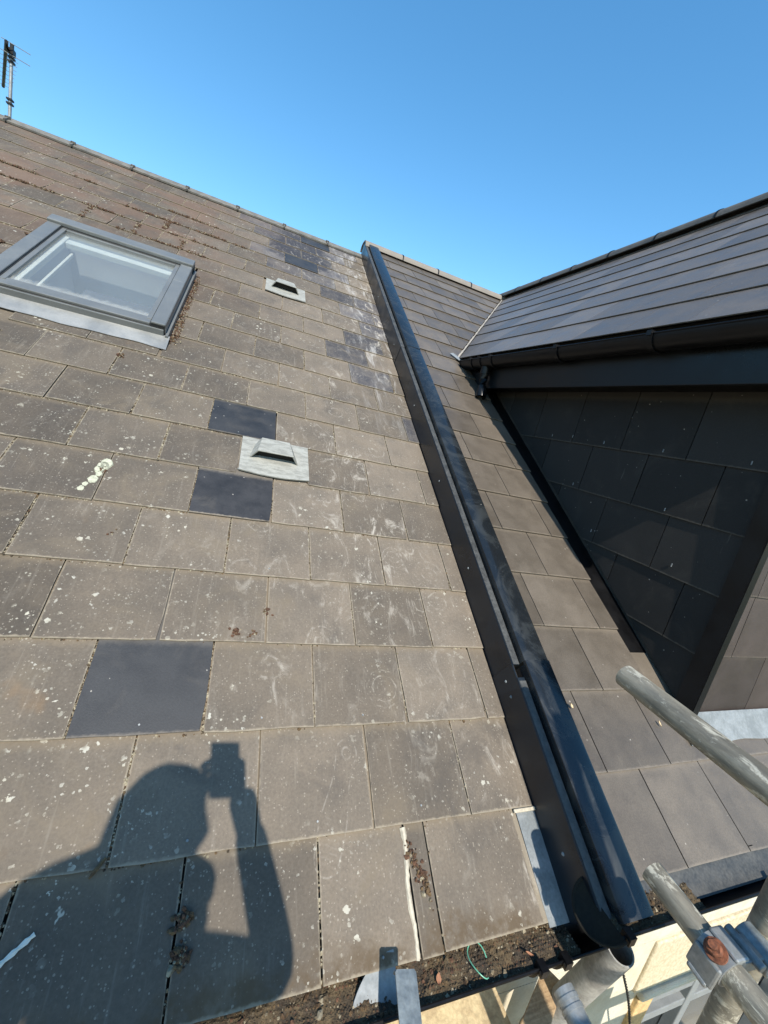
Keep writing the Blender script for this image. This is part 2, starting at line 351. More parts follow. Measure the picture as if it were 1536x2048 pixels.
M_WHITE = plain('white_lining', (0.52, 0.52, 0.46, 1), 0.5, 0.05, 8, bump=0.0)
M_PANEL = plain('dark_grey_panel', (0.075, 0.085, 0.095, 1), 0.8, 0.06, 20, bump=0.05)
M_ROOM = plain('dim_room_lining', (0.42, 0.44, 0.45, 1), 0.8, 0.05, 5, bump=0.0)
M_VALLEY = plain('valley_mortar', (0.27, 0.245, 0.21, 1), 0.85, 0.25, 40, bump=0.4)
M_MOSS = plain('brown_moss', (0.060, 0.034, 0.016, 1), 1.0, 0.5, 50, c2=(0.11, 0.072, 0.034, 1), bump=0.6)
M_MOSSR = plain('red_brown_moss', (0.080, 0.040, 0.022, 1), 1.0, 0.4, 50, bump=0.6)
M_GRIT = plain('pale_grit', (0.30, 0.26, 0.18, 1), 0.95, 0.3, 60, c2=(0.12, 0.095, 0.06, 1), bump=0.4)
M_SOIL = plain('dark_gutter_silt', (0.042, 0.031, 0.020, 1), 1.0, 0.5, 18, c2=(0.095, 0.068, 0.036, 1), bump=0.9, bd=0.01)
M_LICH = plain('cream_lichen', (0.36, 0.36, 0.27, 1), 0.95, 0.2, 90, bump=0.6)
M_SEAL = plain('pale_sealant', (0.40, 0.36, 0.28, 1), 0.7, 0.2, 40, bump=0.3)
M_CREAM = plain('cream_masonry_paint', (0.58, 0.54, 0.44, 1), 0.85, 0.10, 10, c2=(0.54, 0.48, 0.36, 1), bump=0.4)
M_STONE = plain('cream_pitted_stone', (0.56, 0.49, 0.35, 1), 0.9, 0.2, 55, c2=(0.47, 0.40, 0.27, 1), bump=0.6)
M_TAN = plain('tan_stone', (0.52, 0.36, 0.17, 1), 0.9, 0.2, 30, bump=0.5)
M_WOOD = plain('scaffold_board_wood', (0.40, 0.28, 0.16, 1), 0.85, 0.25, 4, c2=(0.30, 0.20, 0.11, 1), bump=0.4, stretch=(1.5, 30, 30))
M_WOODD = plain('dusty_board', (0.52, 0.42, 0.25, 1), 0.95, 0.25, 22, c2=(0.38, 0.29, 0.17, 1), bump=0.6)
M_PIPE = plain('grey_old_pipe', (0.30, 0.29, 0.26, 1), 0.85, 0.25, 16, c2=(0.21, 0.20, 0.18, 1), bump=0.5)
M_RUST = plain('rusty_bolt', (0.15, 0.052, 0.024, 1), 0.8, 0.4, 60, bump=0.5)
M_BLUEG = plain('blue_zinc_coupler', (0.19, 0.215, 0.22, 1), 0.45, 0.2, 40, metal=0.5)
M_GWIN = plain('grey_window_plastic', (0.20, 0.21, 0.21, 1), 0.5, 0.1, 10)
M_GROUND = plain('garden_ground', (0.14, 0.13, 0.085, 1), 1.0, 0.4, 0.5, c2=(0.09, 0.12, 0.05, 1), bump=0.5)
M_PAVE = plain('paving', (0.38, 0.35, 0.29, 1), 0.95, 0.2, 3, bump=0.4)
def scaffold_steel():
    m = Mat('weathered_scaffold_steel'); n1 = m.noise(14, 6, 0.7, stretch=(1.6, .35, 1.6)); n2 = m.noise(60, 4, 0.7, stretch=(1.5, .25, 1.5)); n3 = m.noise(26, 6, 0.75, dist=0.6, stretch=(1.2, .5, 1.2))
    col = m.mix(m.ramp(n1, 0.35, 0.65), (0.13, 0.12, 0.095, 1), (0.27, 0.245, 0.19, 1))
    col = m.mix(m.ramp(n3, 0.52, 0.62, 0, 0.9), col, (0.50, 0.47, 0.38, 1))
    col = m.mix(m.ramp(n2, 0.60, 0.75, 0, 0.6), col, (0.10, 0.09, 0.07, 1))
    m.base(col); m.rough(m.ramp(n2, 0.3, 0.7, 0.45, 0.75)); m.metal(0.25); m.bump(m.math('ADD', n2, n3), 0.3, 0.002); return m.m
M_STEEL = scaffold_steel()
def glass_mat():
    m = Mat('window_glass'); t = m.t
    g = m.n('ShaderNodeBsdfGlossy'); g.inputs['Roughness'].default_value = 0.03; g.inputs['Color'].default_value = (0.9, 0.95, 1, 1)
    tr = m.n('ShaderNodeBsdfTransparent'); tr.inputs['Color'].default_value = (0.95, 0.97, 0.97, 1)
    lw = m.n('ShaderNodeLayerWeight'); lw.inputs['Blend'].default_value = 0.5
    d = m.n('ShaderNodeBsdfDiffuse'); d.inputs['Color'].default_value = (0.40, 0.40, 0.37, 1)
    mx = m.n('ShaderNodeMixShader'); m.l(m.math('ADD', 0.03, m.math('MULTIPLY', m.math('POWER', lw.outputs['Facing'], 4.0), 0.8)), mx.inputs[0]); m.l(tr.outputs[0], mx.inputs[1]); m.l(g.outputs[0], mx.inputs[2])
    o = m.sep(m.obj); nz = m.noise(40, 4, 0.6)
    dirt_haze = m.ramp(m.math('SUBTRACT', o[1], m.math('MULTIPLY', nz, 0.10)), -0.03, 0.01, 0.30, 0.10)  # dirt along the foot; the even pale film imitates reflection
    m2 = m.n('ShaderNodeMixShader'); m.l(dirt_haze, m2.inputs[0]); m.l(mx.outputs[0], m2.inputs[1]); m.l(d.outputs[0], m2.inputs[2])
    m.l(m2.outputs[0], m.out.inputs[0]); return m.m
M_GLASS = glass_mat()
M_DGLASS = plain('dark_window_glass', (0.03, 0.034, 0.036, 1), 0.12, 0.1, 3, bump=0)

# ------------------------------------------------------------------ slates
def slate_variants(w, l, th, tilt, jit, n, seg=5):
    r = random.Random(3); res = []
    for k in range(n):
        b = [(w * i / seg, (r.uniform(-jit, jit) if 0 < i < seg else r.uniform(-jit * .6, jit * .6))) for i in range(seg + 1)]
        rt = [(w + r.uniform(-jit, jit) * .7, 0.085 * i) for i in range(1, 4)]
        lf = [(r.uniform(-jit, jit) * .7, 0.085 * i) for i in range(3, 0, -1)]
        if jit > 0.001 and r.random() < 0.35: b[-1] = (w - r.uniform(.002, .006), b[-1][1] + r.uniform(.001, .004))
        res.append(slate_mesh(b + rt + [(w, l), (0, l)] + lf, th, tilt))
    return res
def slate_mesh(poly, th, tilt):
    mb = MB(); n = len(poly)
    vs = [(x, y, -tilt * y) for x, y in poly] + [(x, y, -tilt * y - th) for x, y in poly]
    mb.add(vs, [tuple(range(n)), tuple(range(2 * n - 1, n - 1, -1))] + [(i, n + i, n + (i + 1) % n, (i + 1) % n) for i in range(n)])
    return mb.mesh('slate')
class Slater:
    """lays slates on a plane: frame matrix, gauge, width; cuts given as half planes"""
    def __init__(s, parent, F, w=0.3, g=0.25, th=0.005, gap=0.004, jit=0.0012, length=0.50, seed=1, nv=8, lift=.0006):
        s.p = parent; s.F = F; s.w = w; s.g = g; s.th = th; s.gap = gap; s.len = length
        s.tilt = (th + lift) / g; s.r = random.Random(seed); s.jit = jit; s.n = 0; s.cache = {}
        s.nv = nv; s.var = slate_variants(w - gap, length, th, s.tilt, jit, nv)
    def mesh_for(s, mat):
        i = s.r.randrange(s.nv); k = (mat.name, i)
        if k not in s.cache:
            me = s.var[i].copy(); me.materials.append(mat); s.cache[k] = me
        return s.cache[k]
    def lay(s, a0, b0, mat, w=None, cuts=(), wob=1.0):
        w = w or s.w
        poly = [(a0 + s.gap / 2, b0), (a0 + w - s.gap / 2, b0), (a0 + w - s.gap / 2, b0 + s.len), (a0 + s.gap / 2, b0 + s.len)]
        full = area(poly); q = poly
        for c in cuts:
            q = clip(q, *c)
            if len(q) < 3: return None
        if area(q) < full * 0.012: return None
        # nothing of it would show under the course above
        if area(clip(q, 0, 1, b0 + s.g)) < 0.0004: return None
        r = s.r
        J = Matrix.Translation((a0 + s.gap / 2 + r.uniform(-1, 1) * s.jit * .6 * wob, b0 + r.uniform(-1, 1) * s.jit * wob, r.uniform(0, 1) * s.jit * .35))
        J = J @ Matrix.Rotation(r.uniform(-1, 1) * s.jit * 1.6 * wob, 4, 'Z')
        if abs(area(q) - full) < 1e-7 and abs(w - s.w) < 1e-6: me = s.mesh_for(mat)
        else:
            q = [(x - a0 - s.gap / 2, y - b0) for x, y in q]
            me = slate_mesh(q, s.th, s.tilt); me.materials.append(mat)
        s.n += 1
        return put('slate', me, None, s.p, s.F @ J)

# ================================================================== SETTING
g = MB(); g.add([(-1500, -1500, 0), (1500, -1500, 0), (1500, 1500, 0), (-1500, 1500, 0)], [(0, 1, 2, 3)])
put('ground', g.mesh('ground'), M_GROUND, None, Matrix.Translation((0, 0, -5.0)), 'structure')
g = MB(); g.box(-9, 9, -3.2, 0.10, -0.06, 0.0)
put('paved_path', g.mesh('paved_path'), M_PAVE, None, Matrix.Translation((0, 0, -4.93)), 'structure')

# ================================================================== OLD HOUSE (left of the verge)
UE = 1.2745                                  # where the old roof meets the raised verge
RV = 5.33                                    # apex of the old roof, measured up the slope
house = thing('house', (-1.5, 4.4, -5.0), 'older house with brown lichen-spotted slate roof, roof window and two vents', 'house')
WU0, WU1, WV0, WV1 = -0.915, -0.150, 2.425, 3.350   # roof window, outer size
LEFT = -2.7
deck = MB()
for (a0, a1, b0, b1) in ((LEFT - 2, WU0 + .03, 0.02, RV), (WU1 - .03, UE, 0.02, RV), (WU0 + .03, WU1 - .03, 0.02, WV0 + .03), (WU0 + .03, WU1 - .03, WV1 - .03, RV)):
    deck.box(a0, a1, b0, b1, -0.06, -0.032)
roof = put('roof_slope', deck.mesh('roof_slope'), M_DECK, house, ROOF)
sl1 = Slater(roof, ROOF, gap=0.0050, jit=0.0018, seed=11, nv=10, th=.0042, lift=.0026)
FRESH = {(2, 0): M_NEW, (7, 0): M_NEW, (5, 0): M_NEWD}
XD = {(10, 3): M_DARK, (11, 2): M_DARK, (17, 1): M_NEW, (20, 2): M_NEW}
DK = {(8, 4), (12, 3), (13, 3), (15, 2), (18, 1), (18, 2), (20, 1)}
BL = {(14, 3), (14, 4), (15, 3), (16, 1), (17, 0), (17, 2), (19, 0), (19, 2), (20, 0), (20, 3), (16, 2), (19, 1)}
for c in range(21):
    off = 0.0 if c % 2 == 0 else 0.5
    j = math.floor(LEFT / 0.3)
    while (j + off) * 0.3 < UE:
        a0 = (j + off) * 0.3; a1 = a0 + 0.3; b0 = c * 0.25; key = (c, j); j += 1
        cuts = [(0, 1, RV - .015)] if c >= 19 else []
        if a1 > UE - .006: cuts.append((1, 0, UE - .004))
        if key == (6, 1) or key == (14, 1): continue                 # vents stand there
        if c == 0 and j - 1 >= 2: continue                            # cut pieces below
        x0, x1 = WU0 - .01, WU1 + .012; y0, y1 = WV0 - .0, WV1 + .006
        if a1 > x0 and a0 < x1 and b0 + .25 > y0 and b0 < y1:
            if a0 >= x0 and a1 <= x1 and b0 >= y0 - .01 and b0 + .25 <= y1: continue
            if a0 < x0 and b0 >= y0 - .2: cuts.append((1, 0, x0))
            elif a1 > x1 and b0 >= y0 - .2: cuts.append((-1, 0, -x1))
            elif b0 < y0: cuts.append((0, 1, y0 + .02))
            else: cuts.append((0, -1, -y1))
        mat = FRESH.get(key) or XD.get(key) or (M_DARK if key in DK else M_BLUE if key in BL else M_OLD)
        o_ = sl1.lay(a0, b0, mat, cuts=cuts)
        if o_ and mat in (M_NEW, M_NEWD): o_.matrix_basis = Matrix.Translation(N * .0022) @ o_.matrix_basis; MW[o_.name] = o_.matrix_basis.copy()
# eaves course beside the verge: one whole slate, a narrow filler, one whole slate
sl1.lay(0.600, 0.0, M_OLD, w=0.233)
sl1.lay(0.833, 0.0, M_OLD, w=0.061, wob=2)
sl1.lay(0.894, 0.0, M_OLD, w=0.313)
# soaker of bare metal next to the verge
g = MB(); g.box(1.206, UE - .001, -0.008, 0.250, -0.003, -0.0005)
put('metal_soaker', g.mesh('metal_soaker'), M_LEAD, roof, ROOF @ Matrix.Rotation(R(-.6), 4, 'X'))
g = MB(); g.box(1.195, UE - .001, 0.236, 0.246, -0.0004, 0.006); put('sealant_bead', g.mesh('sealant_bead', bevel=.002), M_SEAL, roof, ROOF)
# smear of sealant down the open joint
g = MB(); rr = random.Random(5); pts = []
for i in range(26):
    t = i / 25; pts.append(uvn(0.8305 + 0.003 * math.sin(t * 9) - .008 * t + rr.uniform(-.001, .001), 0.243 - t * 0.243, -0.0012 - 0.0052 * (1 - t)))
g.path(pts, [0.0085 * (1.0 if i < 3 else rr.uniform(.55, .8)) for i in range(26)], 8)
put('sealant_bead', g.mesh('sealant_bead', True), M_SEAL, roof)
# slate nails showing as small heads
def nail(u, v, parent, F=ROOF, r=.0035):
    g = MB(); g.tube((0, 0, -.002), (0, 0, .0022), r, r * .7, 10); put('nail_head', g.mesh('nail_head'), M_GALV, parent, F @ Matrix.Translation((u, v, 0)))
for u, v in ((0.15, 0.525), (0.45, .53), (0.75, .527), (.30, .277), (.60, .28), (.895, .285), (.16, .03), (.74, .02), (.45, 1.03), (.30, 1.525), (.28, 1.77)): nail(u, v, roof)

# ---- left ridge: angular tiles with clips
def ridge_profile(hw, ang, th, r=0.02, n=6):
    """outer then inner line of an angular ridge tile, x across, z up, apex near 0"""
    o = []; i = []
    def pt(d, side): return (side * d * math.cos(ang), -d * math.sin(ang))
    for k in range(-n, n + 1):
        a = k / n * (math.pi / 2 - (math.pi / 2 - ang)); o.append((r * math.sin(a), -r * (1 / math.cos(ang)) + r * math.cos(a)))
    outer = [pt(hw, -1)] + o + [pt(hw, 1)]
    inner = [(x * .94, z - th) for x, z in outer][::-1]
    return outer + inner
def ridge_run(parent, P0, d, length, tl, prof, mat, clipmat, n0=0, end=True, clip_len=.05, hw=.15, ang=PIT, clips=True):
    side = d.cross(Vector((0, 0, 1))).normalized(); F = frame(P0, side, d, Vector((0, 0, 1)))
    k = 0; t = n0; r = random.Random(17)
    while t < length - .02:
        e = min(t + tl, length); mb = MB(); mb.prism(prof, 0, e - t - .005)
        o = put('ridge_tile', mb.mesh('ridge_tile', True), mat, parent, F @ Matrix.Translation((r.uniform(-.002, .002), max(t, 0), r.uniform(0, .003))))
        if clips == 'band' and t > 0:
            c = MB(); c.prism([(x * 1.03, z * 1.03 + .006) for x, z in prof], -.007, .007); put('ridge_clip', c.mesh('ridge_clip', True), clipmat, o, F @ Matrix.Translation((0, t - .003, 0)))
        elif clips and t > 0:
            for sd in (-1, 1):
                c = MB(); q = Vector((sd * hw * math.cos(ang), 0, -hw * math.sin(ang)))
                dn = Vector((sd * math.cos(ang), 0, -math.sin(ang))); nn = Vector((sd * math.sin(ang), 0, math.cos(ang)))
                C = frame(q, Vector((0, 1, 0)), -dn, nn) if sd < 0 else frame(q, Vector((0, -1, 0)), -dn, nn)
                c.box(-.017, .017, clip_len * .72, clip_len, -.004, .022, C); c.box(-.007, .007, -.018, clip_len * .75, -.002, .014, C)
                put('ridge_clip', c.mesh('ridge_clip'), clipmat, o, F @ Matrix.Translation((0, t - .003, 0)))
        t = e; k += 1
apex = uvn(0, RV, 0.008); apex.x = 0
P0 = Vector((-4.12, apex.y, apex.z + .004))
ridge_run(house, P0, Vector((1, 0, 0)), 4.12 + UE + .02, 0.455, ridge_profile(.125, PIT, .012, .02), M_RIDGE, M_CLIP, n0=0.0, hw=.125, clip_len=.06)
# rear slope and walls of the old house
g = MB(); g.add([uvn(LEFT - 2, RV, -.03), uvn(UE, RV, -.03), Vector((UE, 2 * apex.y, -.03)), Vector((LEFT - 2, 2 * apex.y, -.03)),
                 uvn(LEFT - 2, RV, -.07), uvn(UE, RV, -.07), Vector((UE, 2 * apex.y, -.07)), Vector((LEFT - 2, 2 * apex.y, -.07))],
                [(0, 1, 2, 3), (4, 7, 6, 5), (0, 4, 5, 1), (2, 6, 7, 3), (1, 5, 6, 2), (0, 3, 7, 4)])
put('rear_roof_slope', g.mesh('rear_roof_slope'), M_OLD, house)
WALLY = 0.13
g = MB(); y1 = 2 * apex.y - .1
zt = -0.03
g.add([(LEFT - 2, WALLY, -5), (UE, WALLY, -5), (UE, y1, -5), (LEFT - 2, y1, -5), (LEFT - 2, WALLY, zt), (UE, WALLY, zt), (UE, y1, zt), (LEFT - 2, y1, zt),
       (LEFT - 2, apex.y, apex.z - .12), (UE, apex.y, apex.z - .12)],
      [(0, 1, 5, 4), (1, 2, 6, 9, 5), (2, 3, 7, 6), (3, 0, 4, 8, 7), (0, 3, 2, 1)])
put('house_wall', g.mesh('house_wall'), M_CREAM, house)

# ---- half-round gutters
def half_gutter(x0, x1, yc, zc, r, th=.003, seg=18, axis='X', rim=.004):
    g = MB(); prof = []
    for i in range(seg + 1):
        a = math.pi + math.pi * i / seg; prof.append((r * math.cos(a), r * math.sin(a)))
    prof = [(-r - rim, 0.0), (-r - rim, .005), (-r + .001, .005)] if False else prof
    outer = prof; inner = [((r - th) * math.cos(math.pi + math.pi * i / seg), (r - th) * math.sin(math.pi + math.pi * i / seg) + 0.0) for i in range(seg, -1, -1)]
    poly = outer + inner
    n = len(poly)
    mk = (lambda t, p, q: (t, yc + p, zc + q)) if axis == 'X' else (lambda t, p, q: (yc + p, t, zc + q))
    vs = [mk(x0, p, q) for p, q in poly] + [mk(x1, p, q) for p, q in poly]
    fs = [(i, (i + 1) % n, n + (i + 1) % n, n + i) for i in range(n)]
    for i in range(seg): fs.append((i, i + 1, n - 2 - i, n - 1 - i)); fs.append((n + i, n + i + 1, 2 * n - 2 - i, 2 * n - 1 - i))
    g.add(vs, fs)
    # rolled rim on the front edge
    g.tube(mk(x0, -r, 0), mk(x1, -r, 0), rim, seg=8); g.tube(mk(x0, r, 0), mk(x1, r, 0), rim, seg=8)
    return g
def half_disc(x, yc, zc, r, th, seg=20, axis='X', raise_=.006):
    g = MB(); poly = [(-r, raise_)] + [(r * math.cos(math.pi + math.pi * i / seg), r * math.sin(math.pi + math.pi * i / seg)) for i in range(seg + 1)] + [(r, raise_)]
    mk = (lambda t, p, q: (t, yc + p, zc + q)) if axis == 'X' else (lambda t, p, q: (yc + p, t, zc + q))
    n = len(poly); vs = [mk(x, p, q) for p, q in poly] + [mk(x + th, p, q) for p, q in poly]
    g.add(vs, [tuple(range(n)), tuple(range(2 * n - 1, n - 1, -1))] + [(i, (i + 1) % n, n + (i + 1) % n, n + i) for i in range(n)])
    return g
GY1, GZ1, GR = -0.012, -0.012, 0.057
gut1 = put('gutter', half_gutter(-4.7, 1.40, GY1, GZ1, GR).mesh('gutter', True), M_BLACK, house)
for x in (0.10, 1.115, 1.19):
    g = half_gutter(x, x + .028, GY1, GZ1 - .0005, GR + .005, .005, rim=.0055)
    g.box(x + .004, x + .024, GY1 - GR - .012, GY1 - GR + .014, GZ1 - .012, GZ1 + .010)
    put('gutter_bracket', g.mesh('gutter_bracket', True), M_BLACK, gut1)
g = MB(); g.box(-4.7, UE, WALLY - .05, WALLY - .03, -.17, -.035); put('fascia_board', g.mesh('fascia_board'), M_FASCIA, house)

# ---- ventilator tiles
def vent(u0, v0):
    p = put('roof_vent', None, None, house, ROOF @ Matrix.Translation((u0, v0, 0)))
    F = MW[p.name]; w, h = .302, .232
    # base plate, sagging in the middle of its lower edge
    g = MB(); n = 10; vs = []
    for k, z in enumerate((.010, .004)):
        for i in range(n + 1):
            t = i / n; vs.append((.0 + w * t, -.006 - .014 * math.sin(math.pi * t), z))
        for i in range(n, -1, -1): vs.append((w * i / n, h, z - .009))
    m = 2 * (n + 1)
    g.add(vs, [tuple(range(m)), tuple(range(2 * m - 1, m - 1, -1))] + [(i, m + i, m + (i + 1) % m, (i + 1) % m) for i in range(m)])
    put('base_plate', g.mesh('base_plate'), M_VENT, p, F)
    # hood: open towards the eaves
    c = w * .48; y0, y1 = .085, .185
    out_ = [(c - .108, y0, .006), (c - .078, y0 - .004, .056), (c + .078, y0 - .004, .056), (c + .108, y0, .006)]
    bk = [(c - .088, y1, .000), (c - .062, y1 + .006, .044), (c + .062, y1 + .006, .044), (c + .088, y1, .000)]
    g = MB(); t = .005
    inn = [(x + (t if x < c else -t), y, max(z - t, .002)) for x, y, z in out_]; bin_ = [(x + (t if x < c else -t), y - t, max(z - t, -.002)) for x, y, z in bk]
    vs = out_ + bk + inn + bin_
    fs = [(0, 1, 5, 4), (1, 2, 6, 5), (2, 3, 7, 6), (4, 5, 6, 7), (8, 12, 13, 9), (9, 13, 14, 10), (10, 14, 15, 11), (12, 15, 14, 13), (0, 8, 9, 1), (1, 9, 10, 2), (2, 10, 11, 3)]
    g.add(vs, fs); put('hood', g.mesh('hood', bevel=.0018), M_VENT, p, F)
    g = MB(); g.add([(c - .098, y0 + .022, .007), (c + .098, y0 + .022, .007), (c + .068, y0 + .022, .050), (c - .068, y0 + .022, .050),
                     (c - .094, y0 + .030, .007), (c + .094, y0 + .030, .007), (c + .066, y0 + .030, .048), (c - .066, y0 + .030, .048)],
                    [(0, 1, 2, 3), (7, 6, 5, 4), (0, 4, 5, 1), (1, 5, 6, 2), (2, 6, 7, 3), (3, 7, 4, 0)])
    put('vent_shade_plate', g.mesh('vent_shade_plate'), M_VENT_SHADE, p, F)  # near-black plate imitates the shade inside the open hood
    return p
vent(0.302, 1.520); vent(0.318, 3.505)

# ---- roof window
win = put('roof_window', None, None, house, ROOF @ Matrix.Translation((WU0, WV0, 0)))
ww, wh = WU1 - WU0, WV1 - WV0
FW = MW[win.name]
sd, tp, bt = .078, .095, .075
def wpart(name, boxes, mat, bevel=.003):
    g = MB()
    for b in boxes: g.box(*b)
    return put(name, g.mesh(name, bevel=bevel), mat, win, FW)
wpart('outer_frame', [(0, sd - .012, 0, wh, -.05, .070), (ww - sd + .012, ww, 0, wh, -.05, .070), (sd - .012, ww - sd + .012, wh - tp + .01, wh, -.05, .070), (sd - .012, ww - sd + .012, 0, bt - .03, -.05, .052)], M_ALUD)
for k, (b0, b1) in enumerate(((.0, wh * .62), (wh * .622, wh - tp + .012))):
    wpart('side_cover', [(-.004, sd - .016, b0 - .004, b1, .0702, .080), (-.006, -.0008, b0, b1, .0, .078)], M_ALU)
    wpart('side_cover', [(ww - sd + .016, ww + .004, b0 - .004, b1, .0702, .080), (ww + .0008, ww + .006, b0, b1, .030, .078)], M_ALU)
wpart('top_cover', [(-.010, ww + .010, wh - tp + .016, wh + .010, .0705, .094), (-.010, ww + .010, wh + .0005, wh + .012, .0, .0704)], M_ALU, .005)
wpart('bottom_rail', [(sd - .010, ww - sd + .010, .004, bt - .008, .0525, .066), (.002, ww - .002, -.010, -.001, .018, .0515)], M_ALU)
wpart('sash_frame', [(sd - .011, sd + .012, bt - .030, wh - tp + .009, .048, .069), (ww - sd - .012, ww - sd + .011, bt - .030, wh - tp + .009, .048, .069),
                     (sd + .013, ww - sd - .013, bt - .029, bt - .006, .048, .0655), (sd + .013, ww - sd - .013, wh - tp - .012, wh - tp + .008, .048, .068)], M_ALU, .002)
g = MB(); g.box(sd + .008, ww - sd - .008, bt - .012, wh - tp - .004, .054, .058)
me = g.mesh('glass_pane'); 
for v in me.vertices: v.co.x -= sd; v.co.y -= bt
put('glass_pane', me, M_GLASS, win, FW @ Matrix.Translation((sd, bt, 0)))
# lining below the glass, white inner sash bars, dark panel under the lower part
g = MB(); i0, i1, j0, j1 = sd + .012, ww - sd - .012, bt - .006, wh - tp - .012; D = -.42
g.box(i0 - .02, i0, j0, j1, D, .046); g.box(i1, i1 + .02, j0, j1, D, .046); g.box(i0 - .02, i1 + .02, j0 - .02, j0 - .0005, D, .046); g.box(i0 - .02, i1 + .02, j1 + .0005, j1 + .02, D, .046); g.box(i0 - .02, i1 + .02, j0 - .02, j1 + .02, D - .02, D - .0005)
put('window_lining', g.mesh('window_lining'), M_ROOM, win, FW)
g = MB(); g.box(i0 + .001, i0 + .022, j0 + .02, j1 - .02, .012, .044); g.box(i0 + .045, i0 + .058, j0 + .02, j1 - .10, -.03, -.01); g.box(i0 + .024, i1 - .001, j1 - .105, j1 - .050, .010, .042)
put('inner_sash', g.mesh('inner_sash', bevel=.003), M_WHITE, win, FW)
g = MB(); g.box(i0 + .20, i1 - .002, j0 + .002, j0 + .34, -.060, -.055); put('dark_panel', g.mesh('dark_panel'), M_PANEL, win, FW)
g = MB(); n = 24
for i in range(n):
    x0, x1 = -.035 + (ww + .062) * i / n, -.035 + (ww + .062) * (i + 1) / n
    f = lambda x: -.105 + .004 * math.sin(x * 13) + .003 * math.sin(x * 31)
    g.add([(x0, -.002, .022), (x1, -.002, .022), (x1, f(x1), .0045), (x0, f(x0), .0045), (x0, -.002, .018), (x1, -.002, .018), (x1, f(x1), .002), (x0, f(x0), .002)],
          [(0, 3, 2, 1), (4, 5, 6, 7), (2, 3, 7, 6), (0, 1, 5, 4)] + ([(0, 4, 7, 3)] if i == 0 else []) + ([(1, 2, 6, 5)] if i == n - 1 else []))
put('apron_flashing', g.mesh('apron_flashing'), M_APRON, win, FW)
g = MB(); g.box(ww + .0065, ww + .020, -.02, wh + .005, -.012, .030); put('side_flashing', g.mesh('side_flashing'), M_ALU, win, FW)

# ================================================================== ADJOINING HOUSE (right of the verge)
house2 = thing('house', (2.6, 4.4, -5.0), 'adjoining house with clean dark slate roof, black gutters and slate-hung dormer', 'house')
A2, V0 = 1.410, 0.045                        # left edge and eaves of the clean slates
SR = 1.908                                   # right edge of the slates beside the dormer cheek
DX0, DZ0, DX1, DZ1 = 1.800, 1.785, 3.190, 3.055      # dormer eaves and ridge
DP = math.atan2(DZ1 - DZ0, DX1 - DX0)
# valley: from the dormer eaves to the ridge, on the main slope
vz = lambda z: (z - H2 * CP) / SP            # height on the clean slope -> v
va, vb = (DX0 - .005, vz(DZ0 - .01)), (DX1, vz(DZ1 - .01))
vn = Vector((vb[1] - va[1], -(vb[0] - va[0]))).normalized()   # to the right of the valley
vc = vn.x * va[0] + vn.y * va[1]
deck = MB(); deck.box(1.285, 6.2, 0.0, 5.40, -0.085, -0.034)
roof2 = put('roof_slope', deck.mesh('roof_slope'), M_DECK, house2, ROOF2)
sl2 = Slater(roof2, ROOF2, gap=0.0045, jit=0.0009, seed=21, nv=6, th=.0045, lift=.0050)
for c in range(21):
    off = 0.0 if c % 2 == 0 else 0.5
    b0 = V0 + c * .25; j = 3
    while True:
        a0 = 0.15 + (j + off) * .3; j += 1
        if a0 > 3.4: break
        if a0 + .3 < A2: continue
        cuts = [(-1, 0, -A2)]
        if b0 < va[1] - .02 and c > 1: cuts.append((1, 0, SR))
        if c == 1 and a0 > 1.85: cuts.append((0, 1, .46))
        if c >= 19: cuts.append((0, 1, 5.325))
        if b0 + .25 > va[1]:
            if b0 >= va[1] - .02: cuts.append((vn.x, vn.y, vc - .018))
        sl2.lay(a0, b0, M_CLEAN, cuts=cuts)
g = MB(); g.box(A2 - .03, 3.45, -.020, V0 + .06, -.0165, -.0135); put('eaves_tray', g.mesh('eaves_tray'), M_LIP, roof2, ROOF2)

# ---- raised verge trim between the two roofs
vt = put('verge_trim', None, None, house2, ROOF)
ends = ((-0.012, 0.640), (0.634, 2.95), (2.945, 5.32))
for k, (b0, b1) in enumerate(ends):
    e = .0022 if k % 2 == 0 else 0.0
    g = MB(); g.box(UE + .0008 - e, UE + .004, b0 + (.0), b1, -.010, .1205 + e, None); g.box(UE + .0005 - e, 1.303, b0, b1 - (.05 if k == 0 else 0), .1210 + e, .1245 + e)
    put('upstand', g.mesh('upstand', bevel=.0008, segs=1), M_TRAY, vt, ROOF)
    g = MB(); g.box(UE + .0025 - e, 1.3022, b0 + .002, b1 - .002 - (.06 if k == 0 else 0), .1248 + e, .1262 + e)
    put('grey_lip', g.mesh('grey_lip'), M_LIP, vt, ROOF)
    prof = [(1.311, .060), (1.311, .138 + e), (1.313, .147 + e), (1.318, .1505 + e), (1.410, .1500 + e), (1.417 + e, .1475 + e), (1.420 + e, .141 + e), (1.420 + e, .1215)]
    g = MB(); g.prism(prof, b0 - .004, b1 + (.02 if k == 2 else 0)); put('verge_cap', g.mesh('verge_cap', True), M_VERGE, vt, ROOF)
g = MB(); g.box(UE + .0045, 1.3105, -.012, 5.33, .040, .075); put('recess', g.mesh('recess'), M_BLACK, vt, ROOF)
for v in (.128, .548, .600, 1.08, 1.62, 2.3, 3.1, 4.0):
    g = MB(); g.tube((0, 0, 0), (-.003, 0, 0), .0052, .003, 12); put('rivet', g.mesh('rivet'), M_LEAD, vt, ROOF @ Matrix.Translation((UE - .0016, v, .062)))

